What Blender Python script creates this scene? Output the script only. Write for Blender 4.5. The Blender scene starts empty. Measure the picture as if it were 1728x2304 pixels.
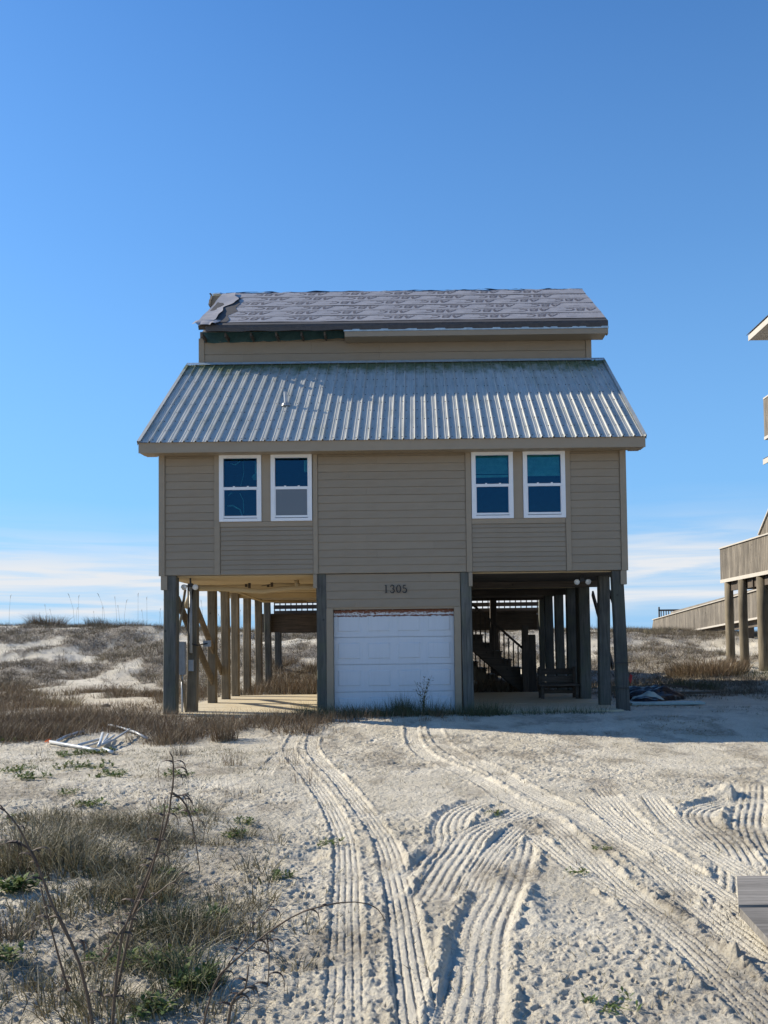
import bpy, math, random
import numpy as np
from mathutils import Vector, Matrix
random.seed(7); RNG = np.random.default_rng(11)
scene = bpy.context.scene
COL = scene.collection
# ---------------------------------------------------------------- camera
FPX, CX, CY, CAMH = 2040.0, 945.0, 1357.0, 1.61
PITCH, ROLL = math.radians(2.4), math.radians(0.72)
cd = bpy.data.cameras.new('camera'); cam = bpy.data.objects.new('camera', cd); COL.objects.link(cam)
cd.sensor_fit = 'VERTICAL'; cd.sensor_height = 36.0; cd.lens = FPX*36.0/2304.0
cd.shift_x = -(CX-864)/2304.0; cd.shift_y = (CY-1152)/2304.0
cd.clip_start = 0.1; cd.clip_end = 20000
cam.matrix_world = Matrix.Translation((0, 0, CAMH)) @ Matrix.Rotation(math.pi/2+PITCH, 4, 'X') @ Matrix.Rotation(-ROLL, 4, 'Z')
scene.camera = cam
# ---------------------------------------------------------------- sky
SUN_T = (1.65, -0.67, -1.0)                      # the way the light travels
SUN_EL = math.atan2(1.0, math.hypot(1.65, 0.67))
SUN_AZ = math.atan2(-1.65, 0.67)                 # clockwise from +Y
w = bpy.data.worlds.new('World'); scene.world = w; w.use_nodes = True
nt = w.node_tree; N = nt.nodes; L = nt.links; N.clear()
out = N.new('ShaderNodeOutputWorld'); bg = N.new('ShaderNodeBackground')
sky = N.new('ShaderNodeTexSky'); sky.sky_type = 'NISHITA'; sky.sun_disc = False
sky.sun_elevation = SUN_EL; sky.sun_rotation = SUN_AZ
sky.air_density = 1.0; sky.dust_density = 0.35; sky.ozone_density = 2.2; sky.altitude = 0
bg.inputs['Strength'].default_value = 0.076
tc = N.new('ShaderNodeTexCoord'); sep = N.new('ShaderNodeSeparateXYZ'); L.new(tc.outputs['Generated'], sep.inputs[0])
mp = N.new('ShaderNodeMapping'); mp.inputs['Scale'].default_value = (2.2, 2.2, 34); L.new(tc.outputs['Generated'], mp.inputs['Vector'])
cn = N.new('ShaderNodeTexNoise'); cn.inputs['Scale'].default_value = 2.2; cn.inputs['Detail'].default_value = 7; cn.inputs['Roughness'].default_value = 0.55
cn.inputs['Distortion'].default_value = 0.5
L.new(mp.outputs[0], cn.inputs['Vector'])
cr = N.new('ShaderNodeValToRGB'); cr.color_ramp.elements[0].position = 0.25; cr.color_ramp.elements[1].position = 0.58
L.new(cn.outputs['Fac'], cr.inputs[0])
er = N.new('ShaderNodeValToRGB')                 # how high the cloud bank stands
er.color_ramp.elements[0].position = 0.0; er.color_ramp.elements[0].color = (0.12, 0.12, 0.12, 1)
er.color_ramp.elements[1].position = 0.16; er.color_ramp.elements[1].color = (0, 0, 0, 1)
for p, v in ((0.026, 0.25), (0.038, 1.0), (0.085, 1.0), (0.105, 0.5), (0.13, 0.12)):
    e = er.color_ramp.elements.new(p); e.color = (v, v, v, 1)
wob = N.new('ShaderNodeTexNoise'); wob.inputs['Scale'].default_value = 3.0; wob.inputs['Detail'].default_value = 3
L.new(tc.outputs['Generated'], wob.inputs['Vector'])
wm = N.new('ShaderNodeMath'); wm.operation = 'MULTIPLY_ADD'; wm.inputs[1].default_value = 0.05
L.new(wob.outputs['Fac'], wm.inputs[0]); L.new(sep.outputs['Z'], wm.inputs[2])
ws = N.new('ShaderNodeMath'); ws.operation = 'SUBTRACT'; ws.inputs[1].default_value = 0.025; L.new(wm.outputs[0], ws.inputs[0])
L.new(ws.outputs[0], er.inputs[0])
fm = N.new('ShaderNodeMath'); fm.operation = 'MULTIPLY'; L.new(cr.outputs[0], fm.inputs[0]); L.new(er.outputs[0], fm.inputs[1])
# colour of the clear sky: the Nishita sky, a touch more blue as the photograph's camera saw it
hs = N.new('ShaderNodeHueSaturation'); hs.inputs['Saturation'].default_value = 1.12; hs.inputs['Value'].default_value = 1.0
L.new(sky.outputs[0], hs.inputs['Color'])
mixc = N.new('ShaderNodeMix'); mixc.data_type = 'RGBA'
L.new(fm.outputs[0], mixc.inputs['Factor']); tint = N.new('ShaderNodeMix'); tint.data_type = 'RGBA'; tint.blend_type = 'MULTIPLY'; tint.inputs['Factor'].default_value = 1; tint.inputs['B'].default_value = (0.70, 1.22, 1.70, 1)
L.new(hs.outputs[0], tint.inputs['A'])
# low haze takes the yellow out of the horizon
hz = N.new('ShaderNodeValToRGB'); hz.color_ramp.elements[0].position = 0.0; hz.color_ramp.elements[0].color = (.92, .92, .92, 1); hz.color_ramp.elements[1].position = .70; hz.color_ramp.elements[1].color = (0, 0, 0, 1)
for p, v in ((.10, .70), (.22, .53), (.40, .27)):
    e = hz.color_ramp.elements.new(p); e.color = (v, v, v, 1)
L.new(sep.outputs['Z'], hz.inputs[0])
mixh = N.new('ShaderNodeMix'); mixh.data_type = 'RGBA'; L.new(hz.outputs[0], mixh.inputs['Factor']); L.new(tint.outputs['Result'], mixh.inputs['A']); mixh.inputs['B'].default_value = (2.6, 5.3, 8.8, 1)
L.new(mixh.outputs['Result'], mixc.inputs['A']); mixc.inputs['B'].default_value = (7.5, 7.8, 8.2, 1)
L.new(mixc.outputs['Result'], bg.inputs['Color']); L.new(bg.outputs[0], out.inputs[0])
# ---------------------------------------------------------------- sun and exposure
sl = bpy.data.lights.new('sun', 'SUN'); sun = bpy.data.objects.new('sun', sl); COL.objects.link(sun)
sl.energy = 5.0; sl.angle = math.radians(0.5); sl.color = (1.0, 0.905, 0.745)
sun.rotation_euler = Vector(SUN_T).to_track_quat('-Z', 'Y').to_euler()
vs = scene.view_settings; vs.view_transform = 'Standard'; vs.look = 'None'; vs.gamma = 1; vs.use_curve_mapping = False
vs.exposure = 0.50
scene.cycles.max_bounces = 8; scene.cycles.diffuse_bounces = 4

# ---------------------------------------------------------------- helpers
def at(px, py, Y):
    u = (px-CX)/FPX; v = (CY-py)/FPX; c, s = math.cos(ROLL), math.sin(ROLL)
    u, v = u*c+v*s, v*c-u*s
    dy = math.cos(PITCH)-v*math.sin(PITCH); dz = math.sin(PITCH)+v*math.cos(PITCH)
    k = Y/dy
    return Vector((u*k, Y, CAMH+dz*k))
def gr(px, py, z=0.0):
    a = at(px, py, 1.0); k = (z-CAMH)/(a.z-CAMH)
    return Vector((a.x*k, k, z))
def tag(o, label=None, cat=None, group=None, kind=None):
    if label: o['label'] = label
    if cat: o['category'] = cat
    if group: o['group'] = group
    if kind: o['kind'] = kind
    return o
def empty(name, loc, label=None, cat=None, group=None, parent=None):
    o = bpy.data.objects.new(name, None); COL.objects.link(o); o.location = loc; o.empty_display_size = 0.2
    if parent: o.parent = parent
    return tag(o, label, cat, group)
def link(name, me, mat, parent=None, loc=None, rot=None):
    if mat and not me.materials: me.materials.append(mat)
    o = bpy.data.objects.new(name, me); COL.objects.link(o)
    if parent: o.parent = parent
    if loc is not None: o.location = loc
    if rot is not None: o.rotation_euler = rot
    return o
class MB:
    def __init__(s): s.v = []; s.f = []
    def add(s, vs, fs):
        b = len(s.v); s.v += [tuple(p) for p in vs]; s.f += [tuple(i+b for i in f) for f in fs]; return s
    def box(s, x0, x1, y0, y1, z0, z1, j=0.0):
        r = lambda: random.uniform(-j, j) if j else 0
        vs = [(x+r(), y+r(), z+r()) for z in (z0, z1) for y in (y0, y1) for x in (x0, x1)]
        return s.add(vs, [(0,2,3,1),(4,5,7,6),(0,1,5,4),(1,3,7,5),(3,2,6,7),(2,0,4,6)])
    def beam(s, a, b, w, h, up=(0,0,1)):
        a = Vector(a); b = Vector(b); d = (b-a).normalized(); up = Vector(up)
        sd = d.cross(up)
        if sd.length < 1e-4: sd = d.cross(Vector((1,0,0)))
        sd.normalize(); u = sd.cross(d).normalized()
        vs = [p+sd*sx*w/2+u*sz*h/2 for p in (a, b) for sz in (-1, 1) for sx in (-1, 1)]
        return s.add(vs, [(0,2,3,1),(4,5,7,6),(0,1,5,4),(1,3,7,5),(3,2,6,7),(2,0,4,6)])
    def tube(s, pts, r, n=8, cap=True):
        pts = [Vector(p) for p in pts]; m = len(pts); rs = r if isinstance(r, (list, tuple)) else [r]*m
        b = len(s.v); prev = None
        for i, p in enumerate(pts):
            d = (pts[min(i+1, m-1)]-pts[max(i-1, 0)]).normalized()
            sd = d.cross(prev if prev is not None else (Vector((0,0,1)) if abs(d.z) < .9 else Vector((1,0,0)))).normalized()
            u = sd.cross(d).normalized(); prev = u
            for k in range(n):
                a = 2*math.pi*k/n; q = p+(sd*math.cos(a)+u*math.sin(a))*rs[i]; s.v.append(tuple(q))
        for i in range(m-1):
            for k in range(n):
                k2 = (k+1) % n; s.f.append((b+i*n+k, b+i*n+k2, b+(i+1)*n+k2, b+(i+1)*n+k))
        if cap:
            s.f.append(tuple(b+k for k in range(n-1, -1, -1))); s.f.append(tuple(b+(m-1)*n+k for k in range(n)))
        return s
    def prism(s, prof, a, b, axis='y'):
        # prof: list of 2D points, extruded along axis from a to b
        def P(u, v, t): return {'x': (t, u, v), 'y': (u, t, v), 'z': (u, v, t)}[axis]
        n = len(prof); vs = [P(u, v, a) for u, v in prof]+[P(u, v, b) for u, v in prof]
        fs = [tuple(range(n-1, -1, -1)), tuple(range(n, 2*n))]+[(i, (i+1) % n, n+(i+1) % n, n+i) for i in range(n)]
        return s.add(vs, fs)
    def mesh(s, name, fix=True):
        me = bpy.data.meshes.new(name); me.from_pydata(s.v, [], s.f); me.update()
        if fix:
            import bmesh
            bm = bmesh.new(); bm.from_mesh(me); bmesh.ops.recalc_face_normals(bm, faces=bm.faces); bm.to_mesh(me); bm.free()
        return me
    def build(s, name, mat, parent=None, label=None, smooth=False, loc=None, kind=None):
        me = s.mesh(name)
        if smooth: me.polygons.foreach_set('use_smooth', [True]*len(me.polygons))
        o = link(name, me, mat, parent, loc)
        if label: o['label'] = label
        if kind: o['kind'] = kind
        return o
def npmesh(name, V, F, mat, parent=None, smooth=False):
    """V (n,3), F (m,k) with one k"""
    me = bpy.data.meshes.new(name); k = F.shape[1]
    me.vertices.add(len(V)); me.vertices.foreach_set('co', V.astype(np.float32).ravel())
    me.loops.add(F.size); me.loops.foreach_set('vertex_index', F.astype(np.int32).ravel())
    me.polygons.add(len(F)); me.polygons.foreach_set('loop_start', np.arange(0, F.size, k, dtype=np.int32))
    me.polygons.foreach_set('use_smooth', np.full(len(F), smooth))
    me.update(calc_edges=True); me.validate()
    return link(name, me, mat, parent)
# ---------------------------------------------------------------- materials
def newmat(name):
    m = bpy.data.materials.new(name); m.use_nodes = True; t = m.node_tree
    return m, t, t.nodes, t.links, t.nodes['Principled BSDF']
def mapped(t, scale, coord='Object'):
    c = t.nodes.new('ShaderNodeTexCoord'); m = t.nodes.new('ShaderNodeMapping'); m.inputs['Scale'].default_value = scale
    t.links.new(c.outputs[coord], m.inputs['Vector']); return m.outputs[0]
def noise(t, vec, scale, detail=5, rough=0.55, dist=0.0):
    n = t.nodes.new('ShaderNodeTexNoise'); n.inputs['Scale'].default_value = scale; n.inputs['Detail'].default_value = detail
    n.inputs['Roughness'].default_value = rough; n.inputs['Distortion'].default_value = dist
    t.links.new(vec, n.inputs['Vector']); return n.outputs['Fac']
def ramp(t, fac, stops):
    r = t.nodes.new('ShaderNodeValToRGB'); e = r.color_ramp.elements
    e[0].position, e[0].color = stops[0][0], (*stops[0][1], 1); e[1].position, e[1].color = stops[-1][0], (*stops[-1][1], 1)
    for p, c in stops[1:-1]: q = e.new(p); q.color = (*c, 1)
    t.links.new(fac, r.inputs[0]); return r.outputs[0]
def mix(t, f, a, b, mode='MIX'):
    m = t.nodes.new('ShaderNodeMix'); m.data_type = 'RGBA'; m.blend_type = mode
    for s, v in (('Factor', f), ('A', a), ('B', b)):
        if hasattr(v, 'is_output'): t.links.new(v, m.inputs[s])
        else: m.inputs[s].default_value = v if s == 'Factor' else (*v, 1)
    return m.outputs['Result']
def bump(t, bsdf, h, dist=0.01, strength=1.0):
    b = t.nodes.new('ShaderNodeBump'); b.inputs['Distance'].default_value = dist; b.inputs['Strength'].default_value = strength
    t.links.new(h, b.inputs['Height']); t.links.new(b.outputs[0], bsdf.inputs['Normal'])
def rnd(t, kind='Object'):
    if kind == 'Object': return t.nodes.new('ShaderNodeObjectInfo').outputs['Random']
    return t.nodes.new('ShaderNodeNewGeometry').outputs['Random Per Island']
def mth(t, op, a, b):
    m = t.nodes.new('ShaderNodeMath'); m.operation = op
    for i, v in enumerate((a, b)):
        if hasattr(v, 'is_output'): t.links.new(v, m.inputs[i])
        else: m.inputs[i].default_value = v
    return m.outputs[0]
G = lambda v: (v, v, v)
def m_paint(name, col, dirt=(0.5, 0.45, 0.38), rough=0.6, var=0.08, amt=0.25, scale=(1.2, 1.2, 3)):
    m, t, n, l, b = newmat(name)
    v = mapped(t, scale, 'Object'); f = noise(t, v, 2.5, 6)
    c = mix(t, ramp(t, f, [(0.45, G(0)), (0.75, G(amt))]), col, tuple(a*d*1.6 for a, d in zip(col, dirt)))
    r = ramp(t, rnd(t), [(0, G(1-var)), (1, G(1+var*.6))])
    c = mix(t, 1.0, c, r, 'MULTIPLY')
    l.new(c, b.inputs['Base Color']); b.inputs['Roughness'].default_value = rough
    f2 = noise(t, mapped(t, (1, 1, 1)), 60, 3); bump(t, b, f2, 0.002, 0.35)
    return m
def m_wood(name, c0, c1, axis='z', scale=28, rough=0.85, knots=True, green=None):
    m, t, n, l, b = newmat(name)
    s = {'z': (1, 1, .05), 'x': (.05, 1, 1), 'y': (1, .05, 1)}[axis]
    oi = t.nodes.new('ShaderNodeObjectInfo'); tcn = t.nodes.new('ShaderNodeTexCoord'); va = t.nodes.new('ShaderNodeVectorMath'); va.operation = 'MULTIPLY_ADD'
    cx = t.nodes.new('ShaderNodeCombineXYZ'); l.new(oi.outputs['Random'], cx.inputs[0]); l.new(oi.outputs['Random'], cx.inputs[1]); l.new(oi.outputs['Random'], cx.inputs[2])
    l.new(cx.outputs[0], va.inputs[0]); va.inputs[1].default_value = (13, 17, 29); l.new(tcn.outputs['Object'], va.inputs[2])
    mp_ = t.nodes.new('ShaderNodeMapping'); mp_.inputs['Scale'].default_value = s; l.new(va.outputs[0], mp_.inputs['Vector'])
    f = noise(t, mp_.outputs[0], scale, 7, 0.65, 1.2)
    c = ramp(t, f, [(0.32, c0), (0.68, c1)])
    f3 = noise(t, va.outputs[0], 1.3, 4); c = mix(t, ramp(t, f3, [(0.4, G(0)), (0.7, G(.55))]), c, tuple(x*.55 for x in c0))
    if green: c = mix(t, ramp(t, noise(t, va.outputs[0], 2.1, 5), [(0.45, G(0)), (0.65, G(.6))]), c, green)
    if knots:
        vo = t.nodes.new('ShaderNodeTexVoronoi'); vo.inputs['Scale'].default_value = 3.2; l.new(va.outputs[0], vo.inputs['Vector'])
        c = mix(t, ramp(t, vo.outputs['Distance'], [(0.03, G(.85)), (0.11, G(0))]), c, tuple(x*.25 for x in c0))
    r = ramp(t, oi.outputs['Random'], [(0, G(.72)), (1, G(1.2))]); c = mix(t, 1.0, c, r, 'MULTIPLY')
    l.new(c, b.inputs['Base Color']); b.inputs['Roughness'].default_value = rough; bump(t, b, f, 0.004, 0.8)
    return m
TAN = (0.285, 0.228, 0.158)
M = {}
M['siding'] = m_paint('tan_siding_paint', TAN, rough=.55, var=.05, amt=.3)
M['trim'] = m_paint('tan_trim_paint', (0.305, 0.243, 0.168), rough=.5, var=.04, amt=.25)
M['soffit'] = m_paint('cream_ceiling_plywood', (0.52, 0.42, 0.26), rough=.8, var=.04, amt=.6, scale=(.6, 1.5, 1))
M['white'] = m_paint('white_vinyl', (0.78, 0.79, 0.80), rough=.4, var=.02, amt=.12)
M['cream'] = m_paint('weathered_cream_trim', (0.50, 0.46, 0.40), rough=.6, var=.05, amt=.4)
M['plastic'] = m_paint('white_pipe_plastic', (0.5, 0.52, 0.53), rough=.35, var=.08, amt=.35)
M['post'] = m_wood('weathered_grey_timber', (0.055, 0.055, 0.048), (0.165, 0.16, 0.14), 'z', 26, green=(.10, .11, .07))
M['post_tan'] = m_wood('weathered_brown_timber', (0.13, 0.105, 0.068), (0.31, 0.26, 0.18), 'z', 24)
M['brace'] = m_wood('weathered_brace_timber', (0.11, 0.09, 0.065), (0.25, 0.20, 0.14), 'y', 24)
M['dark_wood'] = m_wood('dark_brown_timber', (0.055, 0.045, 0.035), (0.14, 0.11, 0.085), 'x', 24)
M['dark_wood_z'] = m_wood('dark_brown_timber_upright', (0.055, 0.045, 0.035), (0.14, 0.11, 0.085), 'z', 24)
M['deck_board'] = m_wood('grey_brown_boards', (0.11, 0.092, 0.072), (0.29, 0.255, 0.205), 'z', 22)
M['plank'] = m_wood('bleached_grey_planks', (0.13, 0.118, 0.10), (0.38, 0.35, 0.31), 'x', 22)
M['concrete'] = m_paint('pale_concrete', (0.56, 0.48, 0.33), rough=.9, var=.05, amt=.5, scale=(1, 1, 1))
M['shingle'] = m_paint('dark_shingle', (0.05, 0.05, 0.055), rough=.9, var=.3)
def simple(name, col, rough=.6, metal=0.0, spec=None):
    m, t, n, l, b = newmat(name); b.inputs['Base Color'].default_value = (*col, 1); b.inputs['Roughness'].default_value = rough; b.inputs['Metallic'].default_value = metal
    f = noise(t, mapped(t, (1, 1, 1)), 9, 5); c = mix(t, 1.0, col, ramp(t, f, [(.3, G(.8)), (.7, G(1.12))]), 'MULTIPLY'); l.new(c, b.inputs['Base Color'])
    return m
M['black'] = simple('black_metal', (0.012, 0.012, 0.014), .5)
M['ply_teal'] = simple('teal_house_wrap', (0.022, 0.075, 0.08), .6)
M['flash'] = simple('pale_blue_drip_edge', (0.42, 0.52, 0.58), .4, .2)
M['felt'] = simple('dark_felt_strip', (0.075, 0.068, 0.066), .85)
M['felt_print'] = simple('dark_grey_print', (0.11, 0.10, 0.11), .8)
M['orange'] = simple('orange_tape', (0.95, 0.22, 0.05), .6)
M['red'] = simple('red_tape', (0.65, 0.05, 0.05), .6)
M['meter'] = simple('grey_meter_box', (0.30, 0.32, 0.33), .45)
M['interior'] = simple('interior_wall', (0.02, 0.10, 0.17), .9)
M['blind'] = simple('pale_blind', (0.75, 0.80, 0.74), .7)
M['stone'] = simple('dark_grey_stone', (0.12, 0.105, 0.09), .95)
M['sheet'] = simple('pale_teal_board', (0.35, 0.44, 0.42), .6)
M['screw'] = simple('rusty_screw_heads', (0.07, 0.06, 0.055), .6)
M['lamp'] = simple('white_lamp_glass', (0.75, 0.75, 0.72), .15)
# metal roof
m, t, n, l, b = newmat('galvanised_roof'); M['metal'] = m
co = t.nodes.new('ShaderNodeTexCoord'); sp = t.nodes.new('ShaderNodeSeparateXYZ'); l.new(co.outputs['Object'], sp.inputs[0])
f = noise(t, mapped(t, (3, .35, .35)), 5, 7, .6); base = ramp(t, f, [(.3, (.40, .405, .375)), (.7, (.56, .555, .51))])
base = mix(t, 1.0, base, ramp(t, rnd(t), [(0, G(.93)), (1, G(1.05))]), 'MULTIPLY')
g = noise(t, mapped(t, (1.4, .8, .8)), 3.2, 6, .65)
zz = mth(t, 'ADD', mth(t, 'MULTIPLY', sp.outputs['Z'], 1.0), mth(t, 'MULTIPLY', g, 1.1))
gm = ramp(t, mth(t, 'SUBTRACT', zz, 7.85), [(.50, G(0)), (.9, G(.85))])
base = mix(t, gm, base, (.085, .12, .035))
g2 = noise(t, mapped(t, (1.0, .6, .6)), 2.0, 5); base = mix(t, ramp(t, g2, [(.52, G(0)), (.75, G(.3))]), base, (.22, .23, .13))
l.new(base, b.inputs['Base Color']); b.inputs['Metallic'].default_value = .0; b.inputs['Roughness'].default_value = .6; b.inputs['Specular IOR Level'].default_value = .25
bump(t, b, noise(t, mapped(t, (1, 1, 1)), 3, 4), .01, .5)
# roof membrane
m, t, n, l, b = newmat('grey_underlayment'); M['membrane'] = m
f = noise(t, mapped(t, (1, 1, 1)), 4, 7, .65); c = ramp(t, f, [(.3, (.33, .305, .295)), (.7, (.44, .41, .39))])
l.new(c, b.inputs['Base Color']); b.inputs['Roughness'].default_value = .55; bump(t, b, noise(t, mapped(t, (1, 1, 1)), 5, 3), .006, .5)
# garage door: white paint rusting through along the top
m, t, n, l, b = newmat('white_garage_steel'); M['garage'] = m
co = t.nodes.new('ShaderNodeTexCoord'); sp = t.nodes.new('ShaderNodeSeparateXYZ'); l.new(co.outputs['Object'], sp.inputs[0])
nn = noise(t, mapped(t, (1, 1, 2.2)), 16, 8, .8)
def band(z0, hw, gain):
    d = mth(t, 'ABSOLUTE', mth(t, 'SUBTRACT', sp.outputs['Z'], z0), 0.0); return mth(t, 'MULTIPLY', mth(t, 'SUBTRACT', hw, d), gain)
r1 = mth(t, 'MAXIMUM', band(2.235, .070, 3.0), band(2.135, .026, 6.5))
ru = ramp(t, mth(t, 'ADD', nn, r1), [(.555, G(0)), (.585, G(1))])
st = noise(t, mapped(t, (7, 1, .5)), 4, 5); streak = ramp(t, st, [(.5, G(0)), (.8, G(.25))])
c = mix(t, streak, (.60, .64, .68), (.47, .50, .50)); c = mix(t, ru, c, (.17, .055, .025)); l.new(c, b.inputs['Base Color'])
b.inputs['Roughness'].default_value = .55; bump(t, b, noise(t, mapped(t, (1, 1, 1)), 5, 5), .004, .4)
# window pane: tinted clear glass
m, t, n, l, b = newmat('blue_tinted_glass'); M['glass'] = m
n.remove(b); tr = n.new('ShaderNodeBsdfTransparent'); tr.inputs[0].default_value = (.46, .76, .76, 1)
gl = n.new('ShaderNodeBsdfGlossy'); gl.inputs['Roughness'].default_value = .015; gl.inputs['Color'].default_value = (.28, .62, 1, 1)
fr = n.new('ShaderNodeFresnel'); fr.inputs['IOR'].default_value = 1.6; mx = n.new('ShaderNodeMixShader')
l.new(fr.outputs[0], mx.inputs[0]); l.new(tr.outputs[0], mx.inputs[1]); l.new(gl.outputs[0], mx.inputs[2]); l.new(mx.outputs[0], n['Material Output'].inputs[0])
m, t, n, l, b = newmat('insect_screen'); M['screen'] = m
b.inputs['Base Color'].default_value = (.16, .19, .22, 1); b.inputs['Roughness'].default_value = .35; b.inputs['Alpha'].default_value = .8
m, t, n, l, b = newmat('black_tarp'); M['tarp'] = m
b.inputs['Base Color'].default_value = (.006, .006, .009, 1); b.inputs['Roughness'].default_value = .4; b.inputs['Specular IOR Level'].default_value = .35; bump(t, b, noise(t, mapped(t, (1, 1, 1)), 9, 6), .03, 1)
# sand
m, t, n, l, b = newmat('white_quartz_sand'); M['sand'] = m
v = mapped(t, (1, 1, 1)); f = noise(t, v, 1.1, 8, .6); c = ramp(t, f, [(.3, (.57, .51, .395)), (.7, (.78, .715, .585))])
f2 = noise(t, v, 55, 6, .75); pk = n.new('ShaderNodeAttribute'); pk.attribute_name = 'packed'
c = mix(t, mth(t, 'MULTIPLY', ramp(t, f2, [(.54, G(0)), (.66, G(.9))]), mth(t, 'SUBTRACT', 1.0, mth(t, 'MULTIPLY', pk.outputs['Fac'], .8))), c, (.21, .18, .13))
c = mix(t, mth(t, 'MULTIPLY', pk.outputs['Fac'], .45), c, (.82, .76, .63))
att = n.new('ShaderNodeAttribute'); att.attribute_name = 'litter'
lit = mth(t, 'MULTIPLY', att.outputs['Fac'], ramp(t, noise(t, v, 12, 6, .7), [(.35, G(.25)), (.6, G(1))]))
c = mix(t, lit, c, (.13, .10, .072))
l.new(c, b.inputs['Base Color']); b.inputs['Roughness'].default_value = .95; b.inputs['Specular IOR Level'].default_value = .15
h1 = noise(t, v, 70, 6, .75); h2 = noise(t, v, 17, 6, .7); hh = mth(t, 'ADD', mth(t, 'MULTIPLY', h1, .55), h2); bump(t, b, hh, .034, 1.0)
def m_blade(name, cols, rough=.7, sub=.1):
    m, t, n, l, b = newmat(name)
    k = len(cols); c = ramp(t, rnd(t, 'Island'), [(i/(k-1), c) for i, c in enumerate(cols)])
    l.new(c, b.inputs['Base Color']); b.inputs['Roughness'].default_value = rough
    if sub:
        tl = n.new('ShaderNodeBsdfTranslucent'); l.new(c, tl.inputs[0]); ms = n.new('ShaderNodeMixShader'); ms.inputs[0].default_value = sub
        l.new(b.outputs[0], ms.inputs[1]); l.new(tl.outputs[0], ms.inputs[2]); l.new(ms.outputs[0], n['Material Output'].inputs[0])
    return m
M['drygrass'] = m_blade('dry_tan_grass', [(.10, .075, .045), (.24, .19, .10), (.36, .30, .17), (.14, .12, .06)])
M['brownweed'] = m_blade('red_brown_dead_weed', [(.07, .045, .028), (.15, .092, .05), (.25, .17, .09), (.10, .078, .048), (.33, .26, .16)])
M['duneweed'] = m_blade('grey_brown_dune_scrub', [(.07, .058, .042), (.14, .11, .075), (.23, .19, .12), (.12, .08, .055), (.10, .11, .06)])
M['greengrass'] = m_blade('dark_green_grass', [(.03, .05, .02), (.055, .08, .03), (.10, .10, .045), (.15, .12, .06)])
M['foregrass'] = m_blade('dead_arching_grass', [(.06, .05, .03), (.12, .095, .05), (.07, .075, .03), (.20, .165, .09), (.40, .35, .22), (.10, .08, .045)], .6, .2)
M['leaf'] = m_blade('fleshy_green_leaf', [(.05, .085, .018), (.085, .14, .03), (.14, .19, .05), (.18, .16, .06)], .75, .3)
M['stalk'] = m_blade('dead_reddish_stalk', [(.065, .042, .03), (.11, .075, .05), (.16, .12, .075)])
M['oat'] = m_blade('grey_seed_stalk', [(.22, .20, .15), (.30, .27, .20)])
# ---------------------------------------------------------------- noise in numpy
def _hash(ix, iy, k):
    h = (ix.astype(np.int64)*374761393+iy.astype(np.int64)*668265263+k*974634777) & 0xffffffff
    h = ((h ^ (h >> 13))*1274126177) & 0xffffffff; h = h ^ (h >> 16)
    return (h & 0xffffff)/float(0xffffff)
def vnoise(x, y, k=0):
    ix = np.floor(x); iy = np.floor(y); fx = x-ix; fy = y-iy; fx = fx*fx*(3-2*fx); fy = fy*fy*(3-2*fy)
    a = _hash(ix, iy, k); b = _hash(ix+1, iy, k); c = _hash(ix, iy+1, k); d = _hash(ix+1, iy+1, k)
    return (a+(b-a)*fx)*(1-fy)+(c+(d-c)*fx)*fy
def fbm(x, y, o=4, k=0):
    s = 0; a = .5
    for i in range(o): s = s+a*(vnoise(x, y, k+i*7)-.5)*2; x = x*2.03+3.1; y = y*1.97+1.7; a *= .5
    return s
def pits(x, y, k):
    """1 at pit centres to 0 away from them; one pit per cell at most"""
    ix = np.floor(x); iy = np.floor(y); best = np.zeros_like(x)
    for dx in (-1, 0, 1):
        for dy in (-1, 0, 1):
            cx = ix+dx; cy = iy+dy
            px = cx+_hash(cx, cy, k); py = cy+_hash(cx, cy, k+1); r = .25+.45*_hash(cx, cy, k+2); an = _hash(cx, cy, k+3)*3.14
            ux = (x-px)*np.cos(an)+(y-py)*np.sin(an); uy = -(x-px)*np.sin(an)+(y-py)*np.cos(an)
            d2 = (ux/r)**2+(uy/(r*.55))**2
            val = (np.exp(-d2*1.6)-.45*np.exp(-(np.sqrt(d2)-1.25)**2*6))*(_hash(cx, cy, k+4) > .25)
            best = np.where(np.abs(val) > np.abs(best), val, best)
    return best
def ss(a, b, x):
    t = np.clip((x-a)/(b-a), 0, 1); return t*t*(3-2*t)
def base_h(X, Y):
    X = np.asarray(X, float); Y = np.asarray(Y, float)
    ridge = 2.22-.022*np.clip(X, -25, 30)
    z = ss(25, 43, Y)*ridge*.92*(1-ss(50, 78, Y))-1.3*ss(50, 80, Y)
    hz = ss(25, 33, Y)*(1-ss(60, 80, Y))
    z = z+hz*(.36*fbm(X/6, Y/4, 4, 3)+.17*fbm(X/1.3, Y/1.6, 4, 9))
    side = np.maximum(ss(-5.6, -7.5, X), ss(5.5, 8.5, X))*ss(17, 22, Y)*(1-ss(25, 33, Y))
    z = z+side*(.14*fbm(X/3, Y/3, 4, 31)+.05)
    z = z+.175*ss(14.2, 17.8, Y)*(1-ss(25.5, 30, Y))-.06*ss(2, 6, X)*ss(18.6, 20, Y)*(1-ss(23, 26, Y))+.15*ss(5.5, 9, X)*ss(25, 29, Y)*(1-ss(32, 36, Y))
    z = z-.15*ss(-5.35, -5.15, X)*(1-ss(3.85, 4.05, X))*ss(17.85, 18.1, Y)*(1-ss(24.35, 24.6, Y))
    left = ss(-.7, -2.0, X)*(1-ss(9, 13, Y))
    z = z+left*(.085*fbm(X/.9, Y/.9, 3, 5)+.03)
    z = z+.03*fbm(X/2.1, Y/2.1, 3, 17)*(1-ss(16, 18, Y))
    z = np.where(Y > 400, z-3, z)
    return z
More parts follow.
